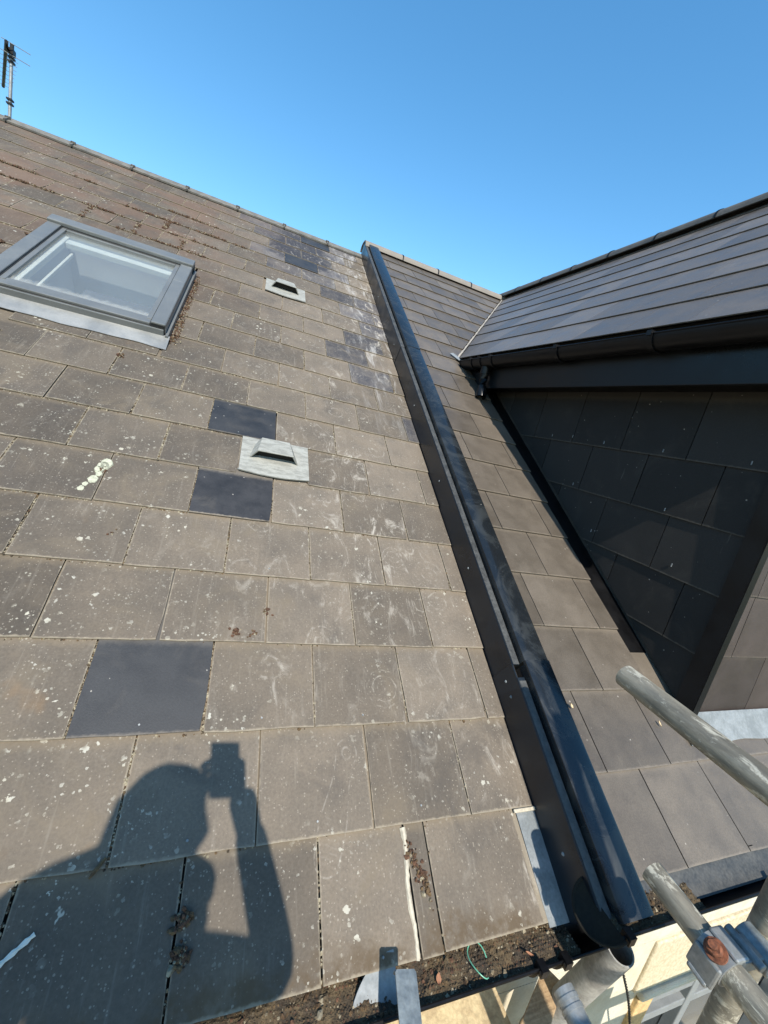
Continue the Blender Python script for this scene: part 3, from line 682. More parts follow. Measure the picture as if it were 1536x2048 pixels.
# ---- ridge of the adjoining roof and of the dormer
def round_profile(hw, drop, th, n=14):
    o = []
    for i in range(n + 1):
        a = math.pi * i / n; o.append((-hw * math.cos(a), -drop + drop * (math.sin(a) ** .8) * 1.0))
    return o + [(x * .88, z - th if 0 < i < n else z) for i, (x, z) in reversed(list(enumerate(o)))]
ap2 = uvn(0, 5.345, H2); ap2.x = 0
rp = round_profile(.115, .080, .014)
ridge_run(house2, Vector((1.272, ap2.y, ap2.z + .018)), Vector((1, 0, 0)), 4.6, .450, rp, M_RIDGE2, M_BLACK, n0=-0.0, hw=.125, ang=R(40), clip_len=.075, clips='band')
ridge_run(house2, Vector((DX1, ap2.y + .10, DZ1 + .024)), Vector((0, -1, 0)), ap2.y + .10 - .02, .450, rp, M_RIDGE3, M_BLACK, n0=0.0, hw=.125, ang=R(40), clip_len=.075, clips='band')
g = MB(); g.prism([(UE + .004, 5.25), (UE + .004, 5.34), (1.40, 5.34), (1.40, 5.25)], .0, H2 + .02, Matrix(((1, 0, 0, 0), (0, 0, 1, 0), (0, 1, 0, 0), (0, 0, 0, 1))))
put('ridge_end_packing', g.mesh('ridge_end_packing'), M_TRAY, vt, ROOF)
# rear slope
g = MB(); yb = 2 * ap2.y
g.add([(1.285, ap2.y, ap2.z - .03), (6.2, ap2.y, ap2.z - .03), (6.2, yb, .10), (1.285, yb, .10), (1.285, ap2.y, ap2.z - .07), (6.2, ap2.y, ap2.z - .07), (6.2, yb, .06), (1.285, yb, .06)],
      [(0, 1, 2, 3), (4, 7, 6, 5), (0, 4, 5, 1), (2, 6, 7, 3), (1, 5, 6, 2), (0, 3, 7, 4)])
put('rear_roof_slope', g.mesh('rear_roof_slope'), M_CLEAN, house2)

# ---- dormer roof
CX, FY = 2.000, 0.300                         # cheek plane, front plane
bD, nD, aD = Vector((math.cos(DP), 0, math.sin(DP))), Vector((-math.sin(DP), 0, math.cos(DP))), Vector((0, -1, 0))
DO = Vector((DX0, 0, DZ0)); DF = frame(DO, aD, bD, nD)
DL = math.hypot(DX1 - DX0, DZ1 - DZ0)
FR = 0.10                                     # front verge of the dormer roof: y
def yv(b):                                    # y of the valley at slope distance b on the dormer slope
    z = DZ0 + b * math.sin(DP); v = vz(z); return v * CP - H2 * SP
g = MB()
yA, yB = yv(0), yv(DL)
g.add([DF @ Vector(p) for p in ((-yA, 0.02, -.024), (-FR, 0.02, -.024), (-FR, DL, -.024), (-yB, DL, -.024), (-yA, 0.02, -.07), (-FR, 0.02, -.07), (-FR, DL, -.07), (-yB, DL, -.07))],
      [(0, 1, 2, 3), (7, 6, 5, 4), (0, 4, 5, 1), (1, 5, 6, 2), (2, 6, 7, 3), (3, 7, 4, 0)])
droof = put('dormer_roof_slope', g.mesh('dormer_roof_slope'), M_DECK, house2)
sl3 = Slater(droof, DF, gap=0.0022, jit=0.0007, seed=31, nv=5, th=.0045, lift=.0024)
slope_v = (yB - yA) / DL
ln = math.hypot(1, slope_v)
for c in range(8):
    b0 = -.01 + c * .25; off = (c % 2) * .15
    a = -FR - 4.8 - off
    while a < -FR:
        # keep a >= -(yA + slope_v*b) + margin
        cuts = [(-1 / ln, -slope_v / ln, yA / ln - .020), (1, 0, -FR), (0, 1, DL + .02)]
        sl3.lay(a, b0, M_DORM, cuts=cuts); a += .3
# far slope of the dormer
g = MB(); x2 = 2 * DX1 - DX0
g.add([(DX1, FR, DZ1), (x2, FR, DZ0), (x2, yA, DZ0), (DX1, yB, DZ1), (DX1, FR, DZ1 - .05), (x2, FR, DZ0 - .05), (x2, yA, DZ0 - .05), (DX1, yB, DZ1 - .05)],
      [(0, 1, 2, 3), (7, 6, 5, 4), (0, 4, 5, 1), (1, 5, 6, 2), (2, 6, 7, 3), (3, 7, 4, 0)])
put('dormer_far_slope', g.mesh('dormer_far_slope'), M_DORM, house2)
# valley: strip of pale bedding
g = MB(); rr = random.Random(9); n = 60; d3a = uvn(va[0], va[1], H2 + .003); d3b = uvn(vb[0], vb[1], H2 + .003)
side1 = (U * -vn.x + V * -vn.y); side2 = (aD * -1.0) * 0 + bD
pts = []
for i in range(n + 1):
    t = i / n; p = d3a.lerp(d3b, t)
    pts.append((p + side1 * (.010 + rr.uniform(-.004, .003)) + N * .0045, p + N * rr.uniform(.003, .008), p + Vector((0, -1, 0)) * .012 + bD * .012 + nD * .006 + Vector((0, rr.uniform(-.004, .004), 0))))
for i in range(n):
    a, b = pts[i], pts[i + 1]; low = [q - N * .02 for q in a], [q - N * .02 for q in b]
    g.add([*a, *b], [(0, 1, 4, 3), (1, 2, 5, 4)])
put('valley_bedding', g.mesh('valley_bedding', True), M_VALLEY, house2)
g = MB(); F = ROOF2 @ Matrix.Translation((va[0] - .055, va[1] + .035, .010)) @ Matrix.Rotation(R(-52), 4, 'Z')
g.box(0, .15, -.022, .022, -.002, .002, F); put('valley_lead_end', g.mesh('valley_lead_end', bevel=.001), M_LEAD, house2)
# dormer walls: backing, fascia, soffit
zc = lambda y: (y + H2 * SP) * math.tan(PIT) + H2 * CP      # height of the clean slope over y
g = MB(); x2 = 2 * DX1 - CX
yt = yA + .30
g.add([(CX + .022, FY + .022, .28), (CX + .022, FY + .022, 1.72), (CX + .022, yt, 1.72), (x2, FY + .022, .28), (x2, FY + .022, 1.72), (x2, yt, 1.72), (DX1, FY + .022, DZ1 - .10), (CX + .022, FY + .022, -.2), (x2, FY + .022, -.2), (CX + .022, yt, -.2), (x2, yt, -.2)],
      [(7, 1, 2, 9), (7, 8, 4, 6, 1), (8, 10, 5, 4), (1, 6, 4, 5, 2)])
dwall = put('dormer_wall', g.mesh('dormer_wall'), M_DECK, house2)
FX = 1.862
g = MB(); g.box(FX, FX + .022, FR + .02, yA + .10, 1.556, 1.775); put('dormer_fascia', g.mesh('dormer_fascia', bevel=.003), M_FASCIA, house2)
g = MB(); g.box(FX + .0225, CX + .03, FR + .03, yA - .02, 1.566, 1.575); put('dormer_soffit', g.mesh('dormer_soffit'), M_BLACK, house2)
# cheek slates: courses measured on the photo
CF = frame(Vector((CX, 0, 0)), Vector((0, -1, 0)), Vector((0, 0, 1)), Vector((-1, 0, 0)))
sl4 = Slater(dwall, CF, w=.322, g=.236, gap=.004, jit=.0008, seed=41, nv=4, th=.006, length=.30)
tz = math.tan(PIT)
cz = [.108, .344, .578, .815, 1.050, 1.286]
for k, z in enumerate(cz):
    a = -2.6 + (.0 if k % 2 == 0 else .161) + .003
    # joints of the top course pass y=.977/.657, of the one below 1.147/.823/.500
    a = -(0.977 if k == 5 else 1.147 if k == 4 else 0.977 - .02 if k == 3 else 1.147 - .02 if k == 2 else .977) - .322 * 5
    while a < -FY - .02:
        cuts = [(1, 0, -FY - .018), (0, 1, 1.568)]
        # above the main slope: b >= zc(y) ; y=-a  ->  -(tz*a)... b + tz*a >= H2*SP*tz+H2*CP
        c0 = H2 * SP * tz + H2 * CP + .012
        cuts.append((-tz / math.hypot(1, tz), -1 / math.hypot(1, tz), -c0 / math.hypot(1, tz)))
        sl4.lay(a, z, M_HUNG_SHADE, cuts=cuts); a += .322
# corner post
g = MB(); g.box(CX - .014, CX + .012, FY - .020, FY + .045, .300, 1.566); g.box(CX - .012, CX + .022, FY - .024, FY - .0205, .310, 1.566)
put('dormer_corner_post', g.mesh('dormer_corner_post'), M_BLACK, house2)
# front slates
FF = frame(Vector((0, FY, 0)), Vector((1, 0, 0)), Vector((0, 0, 1)), Vector((0, -1, 0)))
sl5 = Slater(dwall, FF, gap=.003, jit=.0007, seed=51, nv=4, th=.006)
for k, z in enumerate((.352, .601, .850, 1.100, 1.350)):
    a = 1.82 - (.0 if k % 2 == 0 else .0) + (0 if k % 2 == 1 else -.0)
    a = 2.119 - .3 if k in (1, 3) else 2.117 - .3 if k == 2 else 2.10 - .3
    if k == 0: a = 2.06 - .3
    while a < 3.2:
        sl5.lay(a, z, M_FACE, cuts=[(-1, 0, -(CX + .024)), (0, 1, 1.62)]); a += .3
# lead apron at the foot of the front
g = MB(); n = 30
for i in range(n):
    x0, x1 = 1.95 + 1.6 * i / n, 1.95 + 1.6 * (i + 1) / n
    w = lambda x: .006 * math.sin(x * 9) + .004 * math.sin(x * 23)
    T = lambda x: [Vector((x, FY - .008, .368)), Vector((x, FY - .018, zc(FY) + .022)), uvn(x, (FY - .05) / CP + .110, H2 + .014 + w(x) * .6), uvn(x, (FY - .05) / CP + .045 + w(x) * .6, H2 + .004)]
    p, q = T(x0), T(x1)
    g.add(p + q, [(0, 1, 5, 4), (1, 2, 6, 5), (2, 3, 7, 6)])
put('lead_apron', g.mesh('lead_apron', True), M_LEAD, house2)
# slate hooks on the cheek
for y, z in ((1.46, 1.31), (1.30, 1.32), (1.08, 1.31), (.76, 1.31), (.42, 1.31), (1.19, 1.07), (.66, 1.07), (.98, .87), (.55, .86)):
    g = MB(); g.box(-.0016, .0016, -.006, .008, 0, .003); put('slate_hook', g.mesh('slate_hook'), M_LEAD, dwall, CF @ Matrix.Translation((-y, z, .001)))
# secret gutter floor between slates and cheek
g = MB(); g.box(SR + .004, CX + .02, .34, va[1] - .1, -.020, -.015); put('secret_gutter', g.mesh('secret_gutter'), M_BLACK, roof2, ROOF2)

# ---- dormer gutter with brackets, stop end and elbow
GX, GZ, GRD = 1.822, 1.742, .056
dg = put('dormer_gutter', half_gutter(FR - .25, yA - .12, GX, GZ, GRD, axis='Y').mesh('dormer_gutter', True), M_BLACK, house2)
for y in (.80, 1.35, 1.98, 2.12, 2.24):
    g = half_gutter(y, y + .026, GX, GZ - .0006, GRD + .006, .006, axis='Y', rim=.006)
    g.box(GX - GRD - .012, GX - GRD + .012, y + .002, y + .024, GZ - .010, GZ + .010)
    put('gutter_bracket', g.mesh('gutter_bracket', True), M_BLACK, dg)
put('gutter_stop_end', half_disc(yA - .12, GX, GZ, GRD + .004, .006, axis='Y').mesh('gutter_stop_end', True), M_BLACK, dg)
g = MB(); ey = 2.10
g.tube((GX, ey, GZ - .05), (GX, ey, GZ - .10), .034, seg=20); g.path([(GX, ey, GZ - .095), (GX, ey, GZ - .14), (GX - .01, ey - .03, GZ - .19), (GX - .015, ey - .05, GZ - .235)], .030, 16)
g.tube((GX - .013, ey - .045, GZ - .215), (GX - .018, ey - .06, GZ - .262), .036, seg=20, cap=(True, False)); put('outlet_elbow', g.mesh('outlet_elbow', True), M_BLACK, dg)

# ---- eaves gutter of the adjoining house with its stop end
GY2, GZ2 = -0.062, 0.122
gut2 = put('gutter', half_gutter(1.275, 6.2, GY2, GZ2, GR).mesh('gutter', True), M_BLACK, house2)
g = MB(); n1, n2 = 22, 7; vs = []
for t in (0, 1):                              # shallow cup swinging out from the open end, two skins
    for j in range(n2 + 1):
        for i in range(n1 + 1):
            th = math.pi * i / n1; rr = (GR + .008) * (1 - j / n2); dep = (.016 - .004 * t) * (1 - ((1 - j / n2)) ** 2) + t * .003
            o_ = Vector((-.80, 0, -.60)); nn = Vector((.60, 0, -.80))
            vs.append(Vector((1.272, GY2, GZ2 + .008)) + Vector((0, 1, 0)) * (-rr * math.cos(th)) * 1.06 + o_ * (rr * math.sin(th) * 1.05) + nn * dep)
W_ = n1 + 1; H_ = (n2 + 1) * W_; fs = []
for j in range(n2):
    for i in range(n1):
        q = (j * W_ + i, j * W_ + i + 1, (j + 1) * W_ + i + 1, (j + 1) * W_ + i); fs += [q, tuple(k + H_ for k in q[::-1])]
for i in range(n1): fs.append((i, i + H_, i + 1 + H_, i + 1))
g.add(vs, fs); g.path([vs[i] for i in range(n1 + 1)], .0035, 8)
put('gutter_stop_end', g.mesh('gutter_stop_end', True), M_CUP, gut2)
for x in (1.282, 1.95, 2.8):
    g = half_gutter(x, x + .026, GY2, GZ2 - .0006, GR + .006, .006, rim=.006)
    g.box(x + .003, x + .023, GY2 - GR - .013, GY2 - GR + .012, GZ2 - .012, GZ2 + .011); g.box(x + .003, x + .023, GY2 + GR - .012, GY2 + GR + .013, GZ2 - .012, GZ2 + .011)
    put('gutter_bracket', g.mesh('gutter_bracket', True), M_BLACK, gut2)

# ---- front wall of the adjoining house: cream render, stone lintel, window
wl = MB()
OX0, OX1, OZ1, OZ0 = 2.22, 3.9, -.86, -2.2
def wallbox(x0, x1, z0, z1): wl.box(x0, x1, WALLY, WALLY + .25, z0, z1)
wallbox(UE + .001, 6.2, -.545, .02); wallbox(UE + .001, OX0, -5, -.549); wallbox(OX1, 6.2, -5, -.549); wallbox(OX0, OX1, -5, OZ0)
wall2 = put('house_wall', wl.mesh('house_wall'), M_CREAM, house2)
g = MB(); g.box(OX0 - .14, OX1 + .14, WALLY - .012, WALLY + .20, OZ1 + .03, -.553); put('lintel', g.mesh('lintel', bevel=.006), M_STONE, wall2)
g = MB(); g.box(OX0 - .10, OX1 + .10, WALLY - .028, WALLY + .20, OZ1 - .01, OZ1 + .027); put('lintel_moulding', g.mesh('lintel_moulding', bevel=.010), M_CREAM, wall2)
g = MB(); g.box(OX0 - .10, OX0 - .005, WALLY - .020, WALLY + .1, OZ1 - .42, OZ1 - .015); put('stone_quoin', g.mesh('stone_quoin', bevel=.006), M_TAN, wall2)
for k in range(3):
    g = MB(); g.box(OX0 - .10 - .06 * (k % 2), OX0 - .005, WALLY - .022, WALLY + .1, OZ1 - .425 - .3 * (k + 1), OZ1 - .43 - .3 * k); put('stone_quoin', g.mesh('stone_quoin', bevel=.008), M_CREAM, wall2)
w2 = put('window', None, None, wall2, Matrix.Translation((OX0, WALLY + .10, OZ0)))
g = MB(); g.box(OX0 + .001, OX1, WALLY + .14, WALLY + .15, OZ0, OZ1 - .012); put('window_glass', g.mesh('window_glass'), M_DGLASS, house2)
g = MB()
for z in (OZ1 - .065, OZ1 - .17, OZ1 - .28, OZ1 - .40, OZ1 - .54): g.box(OX0 + .001, OX1 - .001, WALLY + .09, WALLY + .135, z, z + .050)
for x in (OX0 + .001, OX0 + .62, OX1 - .06): g.box(x, x + .055, WALLY + .085, WALLY + .1385, OZ0, OZ1 - .013)
put('window_frame', g.mesh('window_frame', bevel=.004), M_GWIN, house2)
bpy.data.objects.remove(w2)
g = MB(); g.box(UE, 6.2, WALLY - .04, WALLY - .02, -.09, .055); put('fascia_board', g.mesh('fascia_board'), M_FASCIA, house2)
g = MB(); g.add([(1.2755, 8.9, -5), (1.2755, 8.9, .0), (6.2, 8.9, .0), (6.2, 8.9, -5), (6.2, .14, -5), (6.2, .14, 0), (6.2, ap2.y, ap2.z - .1)], [(0, 1, 2, 3), (3, 2, 6, 5, 4)])
put('rear_wall', g.mesh('rear_wall'), M_CREAM, house2)
# old grey rainwater pipe with open mouth below the stop end
pt = on_plane(1240, 1897, 1, -0.075); pb = Vector((pt.x + .03, .055, pt.z - .60))
g = MB(); g.pipe(pt, pb, .036, .004, 28); g.pipe(pb + Vector((0, 0, .02)), Vector((pb.x, pb.y, -4.9)), .034, .004, 20)
put('rainwater_pipe', g.mesh('rainwater_pipe', True), M_PIPE, house2)

# ================================================================== television aerial on the ridge
MX, MY = -1.888, 4.52
aer = thing('tv_aerial', (MX, MY, apex.z), 'grey television aerial on a short mast at the left end of the ridge', 'aerial')
g = MB(); g.tube((MX, MY, apex.z - .06), (MX, MY, 3.385), .0125, seg=10); put('mast', g.mesh('mast', True), M_GALV, aer)
for z in (3.06, 3.03, 3.33, 3.36):
    g = MB(); g.box(MX - .020, MX + .020, MY - .022, MY + .020, z - .006, z + .006); put('mast_clamp', g.mesh('mast_clamp'), M_BLACK, aer)
B0, B1 = Vector((MX + .015, MY - .12, 3.405)), Vector((MX - .345, MY + .68, 3.405))
g = MB(); g.tube(B0, B1, .013, seg=8); boom = put('boom', g.mesh('boom'), M_BLACK, aer)
bd_ = (B1 - B0).normalized(); cr = bd_.cross(Vector((0, 0, 1)))
for k in range(9):
    p = B0.lerp(B1, .20 + .095 * k); L = .085 - .003 * k
    g = MB(); g.tube(p - cr * L, p + cr * L, .0017, seg=6); put('element', g.mesh('element'), M_GALV, boom)
for dz in (-.05, .03):
    g = MB(); p = B0.lerp(B1, .06) + Vector((0, 0, dz)); g.tube(p - cr * .03, p + cr * .15, .0028, seg=6); put('reflector_rod', g.mesh('reflector_rod'), M_GALV, aer)
g = MB(); g.box(MX - .018, MX + .022, MY - .03, MY + .02, 3.375, 3.42); g.box(MX - .012, MX + .012, MY - .01, MY + .012, 3.40, 3.46); put('junction_box', g.mesh('junction_box', bevel=.004), M_BLACK, aer)

# ================================================================== scaffold
scaf = thing('scaffold', (1.2, -.8, -4.93), 'weathered steel tube scaffold with boards standing in front of the eaves', 'scaffold')
TR = .0242
def stube(name, p0, p1, mat=M_STEEL, r=TR, t=.004):
    g = MB(); g.pipe(p0, p1, r, t, 28); return put(name, g.mesh(name, True), mat, scaf)
# upper transom, its sawn end over the clean slates
a = Vector((1.250, .080, .685)); stube('transom_tube', a, a + Vector((-.085, -1.55, .0)), r=.0275)
# lower transom, its end over the eaves gutter
a = on_plane(1304, 1742, 0, 1.222); b = on_plane(1512, 2010, 0, 1.208); d = (b - a).normalized(); L2 = a, d
stube('transom_tube', a, a + d * 1.5)
# transom below the eaves
a = on_plane(1126, 1978, 0, 1.150); b = on_plane(1158, 2045, 0, 1.150); d = (b - a).normalized(); t3 = stube('transom_tube', a, a + d * 1.5, M_GALV)
for q in (.014, .030):
    g = MB(); g.pipe(a + d * q, a + d * (q + .008), TR + .0018, .0030, 28); put('tube_collar', g.mesh('tube_collar', True), M_GALV, t3)
# standards behind the photographer; they throw the twin shadow along the verge
SY = -1.0
def tip(u, v, n): p = uvn(u, v, n); k = (SY - p.y) / SUN.y; return p + SUN * k
LEAN = Vector((SUN.x, 0, SUN.z - SUN.y * SP / CP)).normalized()
t1 = Vector((1.312, -.270, 1.146))
stube('standard_tube', t1, t1 - LEAN * (t1.z + 4.93) / LEAN.z)
stube('standard_tube', Vector((1.20, SY, 1.6)), Vector((1.20, SY, -4.93)))
def coupler(p, sx, sy, sz):
    g = MB(); g.box(p.x - sx, p.x + sx, p.y - sy, p.y + sy, p.z - sz, p.z + sz); g.tube(p + Vector((-sx - .02, 0, 0)), p + Vector((sx + .02, 0, 0)), .011, seg=6)
    put('coupler', g.mesh('coupler', bevel=.006), M_BLUEG, scaf)
coupler(Vector((1.312 + .0753 * .36, -.270, 1.146 - .36)), .028, .034, .022)
for x in (-2.6, 3.4): 
    for y in (SY, -.22): stube('standard_tube', Vector((x, y, -.2 if y > -.5 else 1.6)), Vector((x, y, -4.93)))
for z in (-.47, .82): stube('ledger_tube', Vector((-3.2, SY - .055, z)), Vector((3.9, SY - .055, z)))
stube('ledger_tube', Vector((-3.2, -.275, -.47)), Vector((3.9, -.275, -.47)))
# right-angle coupler with a rusty nut on the lower transom
o, d = L2; cp = on_plane(1436, 1918, 0, 1.2135); cp = o + d * (cp - o).dot(d)
sd_ = d.cross(Vector((0, 0, 1))).normalized(); upv = sd_.cross(d)
CPF = frame(cp, sd_, d, upv)
cpl = put('coupler', None, None, scaf, CPF)
g = MB(); g.pipe((0, -.024, 0), (0, .024, 0), TR + .0065, .006, 28); me = g.mesh('clamp_band', True); put('clamp_band', me, M_GALV, cpl, CPF)
g = MB(); g.box(-.022, .010, -.026, .026, TR + .004, TR + .012); g.box(TR + .004, TR + .013, -.024, .024, -.034, .012); g.box(TR + .001, TR + .016, -.018, .018, -.040, -.030)
put('clamp_flap', g.mesh('clamp_flap', bevel=.004), M_GALV, cpl, CPF)
g = MB(); g.tube((.020, .002, TR - .004), (.040, .002, TR + .016), .0125, seg=6); put('bolt_nut', g.mesh('bolt_nut', bevel=.0015, segs=1), M_RUST, cpl, CPF)
g = MB(); g.tube((.024, .002, TR), (.029, .002, TR + .005), .0175, seg=20); put('bolt_washer', g.mesh('bolt_washer'), M_RUST, cpl, CPF)
g = MB(); g.tube((.034, .002, TR + .010), (.048, .002, TR + .024), .0065, seg=12); put('bolt_end', g.mesh('bolt_end'), M_RUST, cpl, CPF)
g = MB(); g.box(-.085, -.028, -.020, .020, -.016, .012); g.pipe((-.105, -.030, -.002), (-.105, .030, -.002), .024, .006, 20); g.tube((-.060, -.032, .012), (-.060, .032, .012), .009, seg=8)
put('clamp_seat', g.mesh('clamp_seat', bevel=.002), M_BLUEG, cpl, CPF)
# boards
for k, (y, x1, m) in enumerate(((-.93, 2.3, M_WOOD), (-.70, 2.1, M_WOOD), (-.47, 2.2, M_WOOD), (-.235, 1.9, M_WOOD))):
    g = MB(); g.box(-2.8, x1, 0, .222, -.038, 0); put('board', g.mesh('board', bevel=.004), m, scaf, Matrix.Translation((0, y - .22, -.405)))
g = MB(); g.box(-1.9, 1.235, -.185, .118, -.442, -.405); put('board', g.mesh('board', bevel=.004), M_WOODD, scaf)
q0 = on_plane(1072, 2048, 2, -.36); q1 = on_plane(1108, 1948, 2, -.36); d = (q1 - q0).normalized(); s_ = Vector((-d.y, d.x, 0))
g = MB(); g.add([q0 - d * .7 + s_ * .045, q0 - d * .7 - s_ * .045, q1 - s_ * .030, q1 + s_ * .030] + [p - Vector((0, 0, .06)) for p in (q0 - d * .7 + s_ * .045, q0 - d * .7 - s_ * .045, q1 - s_ * .030, q1 + s_ * .030)],
                [(0, 1, 2, 3), (7, 6, 5, 4), (0, 4, 5, 1), (1, 5, 6, 2), (2, 6, 7, 3), (3, 7, 4, 0)])
put('timber_packer', g.mesh('timber_packer', bevel=.003), M_WOOD, scaf)
# galvanised strap rising over the gutter
s_top = on_plane(811, 1938, 1, -.052); s_bot = on_plane(823, 2060, 1, -.128); s_dn = (s_bot - s_top).normalized()
s_w = (U - s_dn * U.dot(s_dn)).normalized(); SF = frame(s_top, s_w, -s_dn, s_w.cross(-s_dn))
st = thing('metal_strap', s_bot, 'galvanised steel strap sloping out over the mossy gutter at the bottom edge', 'strap')
g = MB(); w = .0225
vs = [(-w, -.118), (-w, -.004), (-w + .004, 0), (w - .004, 0), (w, -.004), (w, -.100), (w + .006, -.100), (w + .006, -.118), (w - .006, -.120), (w - .007, -.60), (-w + .008, -.60), (-w + .007, -.125), (-w + .002, -.132)]
n = len(vs); g.add([(x, y, 0) for x, y in vs] + [(x, y, -.0035) for x, y in vs], [tuple(range(n)), tuple(range(2 * n - 1, n - 1, -1))] + [(i, (i + 1) % n, n + (i + 1) % n, n + i) for i in range(n)])
put('strap_plate', g.mesh('strap_plate'), M_BLUEG, st, SF)
g = MB(); g.box(-.021, .021, -.003, .0005, -.018, -.0036); put('strap_lip', g.mesh('strap_lip'), M_BLUEG, st, SF)

# ================================================================== loose stuff
def chips(name, pts, mats, smin, smax, label, seed=1, flat=.6):
    r = random.Random(seed); g = MB()
    for p, nrm in pts:
        s = r.uniform(smin, smax) * (1 if r.random() < .85 else 1.6); k = r.randrange(5, 7)
        a = nrm.orthogonal().normalized(); b = nrm.cross(a); rot = r.uniform(0, 6.28)
        base = [p + (a * math.cos(rot + 6.283 * i / k) + b * math.sin(rot + 6.283 * i / k)) * s * r.uniform(.55, 1.1) for i in range(k)]
        topc = p + nrm * s * flat * r.uniform(.5, 1.3) + (a * r.uniform(-.4, .4) + b * r.uniform(-.4, .4)) * s
        top2 = [topc + (q - p) * r.uniform(.35, .6) for q in base]
        g.add(base + top2, [(i, (i + 1) % k, k + (i + 1) % k, k + i) for i in range(k)] + [tuple(range(k, 2 * k))], r.randrange(len(mats)))
    o = put(name, g.mesh(name), mats, None, None, 'stuff', label, 'moss'); return o
# grit and dry moss in the joints of the old slates
r = random.Random(77); P = []
for c in range(21):
    off = 0 if c % 2 == 0 else .5
    for j in range(-8, 5):
        u = (j + off) * .3; v0 = c * .25
        if u > UE - .03 or (WU0 - .02 < u < WU1 + .03 and WV0 - .12 < v0 + .12 < WV1 + .05): continue
        if abs(u - .3 * 1) < .01 and c in (6,): continue
        amt = r.choice((0, .4, .8, 1.2)) * (1.3 if u < .2 else .55 if u < .7 else .2) * (1.3 if .9 < v0 < 2.6 else .8)
        for k in range(int(110 * amt)):
            v = v0 + .25 * r.random(); 
            P.append((uvn(u + r.gauss(0, .0017), v, -.0068 - .0068 * (v - v0) / .25 + .0048), N))
    # along the tail line
    for j in range(-16, 8):
        u0 = j * .15
        if u0 > UE - .16 or r.random() < .35: continue
        if WU0 - .15 < u0 < WU1 + .02 and WV0 - .02 < c * .25 < WV1 + .02: continue
        for k in range(int(r.choice((6, 14, 26)) * (1.0 if u0 < .2 else .35))): P.append((uvn(u0 + .15 * r.random(), c * .25 - abs(r.gauss(0, .0022)), -.0066), N))
chips('joint_grit', P, [M_GRIT, M_MOSS, M_GRIT, M_SOIL], .0014, .0042, 'grit and dry moss filling the joints between the old brown slates', 5)
# moss tufts: right of the window, above the window, in odd joints
P = []
def tuft(u, v, n, su, sv, s=.0):
    for k in range(n): P.append((uvn(u + r.gauss(0, su), v + r.gauss(0, sv), -.003 + abs(r.gauss(0, .003))), (N + Vector((r.uniform(-.5, .5), r.uniform(-.5, .5), 0))).normalized()))
for k in range(36): 
    t = k / 35; tuft(WU1 + .042 - .006 * t, WV0 - .02 + t * .93, int(26 * (1 - .5 * t) * r.uniform(.3, 1.2)), .012 * (1.15 - .5 * t), .014)
LINES = [((-.95, 4.00), (-.70, 4.00)), ((-.75, 4.25), (-.35, 4.25)), ((-.50, 4.50), (-.10, 4.50)), ((-.62, 4.25), (-.1, 4.25)), ((-.2, 4.25), (.15, 4.25)), ((-.7, 3.75), (-.1, 3.75)), ((-1.55, 4.25), (-1.30, 4.25)), ((-1.5, 4.0), (-1.1, 4.0)),
         ((-.45, 4.0), (.02, 4.0)), ((-.9, 3.75), (-.9, 4.0)), ((-.6, 3.75), (-.6, 4.0)), ((-.3, 3.75), (-.3, 4.0)), ((-.45, 4.0), (-.45, 4.25)), ((-1.2, 4.5), (-1.0, 4.5))]
for (a, b) in LINES:
    L = math.hypot(b[0] - a[0], b[1] - a[1]); m = int(L / .02)
    for k in range(m):
        if r.random() < .32: continue
        t = k / m; tuft(a[0] + (b[0] - a[0]) * t, a[1] + (b[1] - a[1]) * t - .004, r.randrange(8, 26), .009, .006)
for u, v, n in ((.312, .146, 55), (.316, .095, 90), (-.16, 1.40, 10), (-.29, 2.17, 26), (-.75, 2.14, 26), (.36, .78, 24), (.41, .78, 14), (.45, .86, 10), (-.06, 1.12, 6), (-1.05, 3.0, 30), (-1.0, 3.2, 20), (-1.02, 2.85, 30)):
    tuft(u, v, n, .008, .008)
for k in range(90): 
    t = r.random(); P.append((uvn(.835 + t * .045 + r.gauss(0, .006), .205 - t * .10 + r.gauss(0, .012), -.001), N))
chips('moss_tufts', P, [M_MOSS, M_MOSSR, M_MOSSR, M_MOSS, M_MOSSR, M_GRIT], .0022, .0060, 'dry brown moss tufts on the old slates beside and above the roof window', 6, .9)
# lichen rosettes on the slates left of the vent
g = MB()
for (u, v, s) in ((-.158, 1.435, .022), (-.170, 1.400, .017), (-.165, 1.375, .012), (-.174, 1.345, .018), (-.190, 1.318, .010), (-.196, 1.295, .012), (-.163, 1.42, .020)):
    k = 14; base = [uvn(u + math.cos(6.283 * i / k) * s * r.uniform(.75, 1.1), v + math.sin(6.283 * i / k) * s * r.uniform(.8, 1.15) * 1.2, -.0045) for i in range(k)]
    top = [p + (uvn(u, v, 0) - p) * .12 + N * .004 for p in base]
    g.add(base + top, [(i, (i + 1) % k, k + (i + 1) % k, k + i) for i in range(k)] + [tuple(range(k, 2 * k))])
put('lichen_rosettes', g.mesh('lichen_rosettes'), M_LICH, None, None, 'stuff', 'cluster of cream lichen rosettes on a slate joint left of the vent', 'lichen')
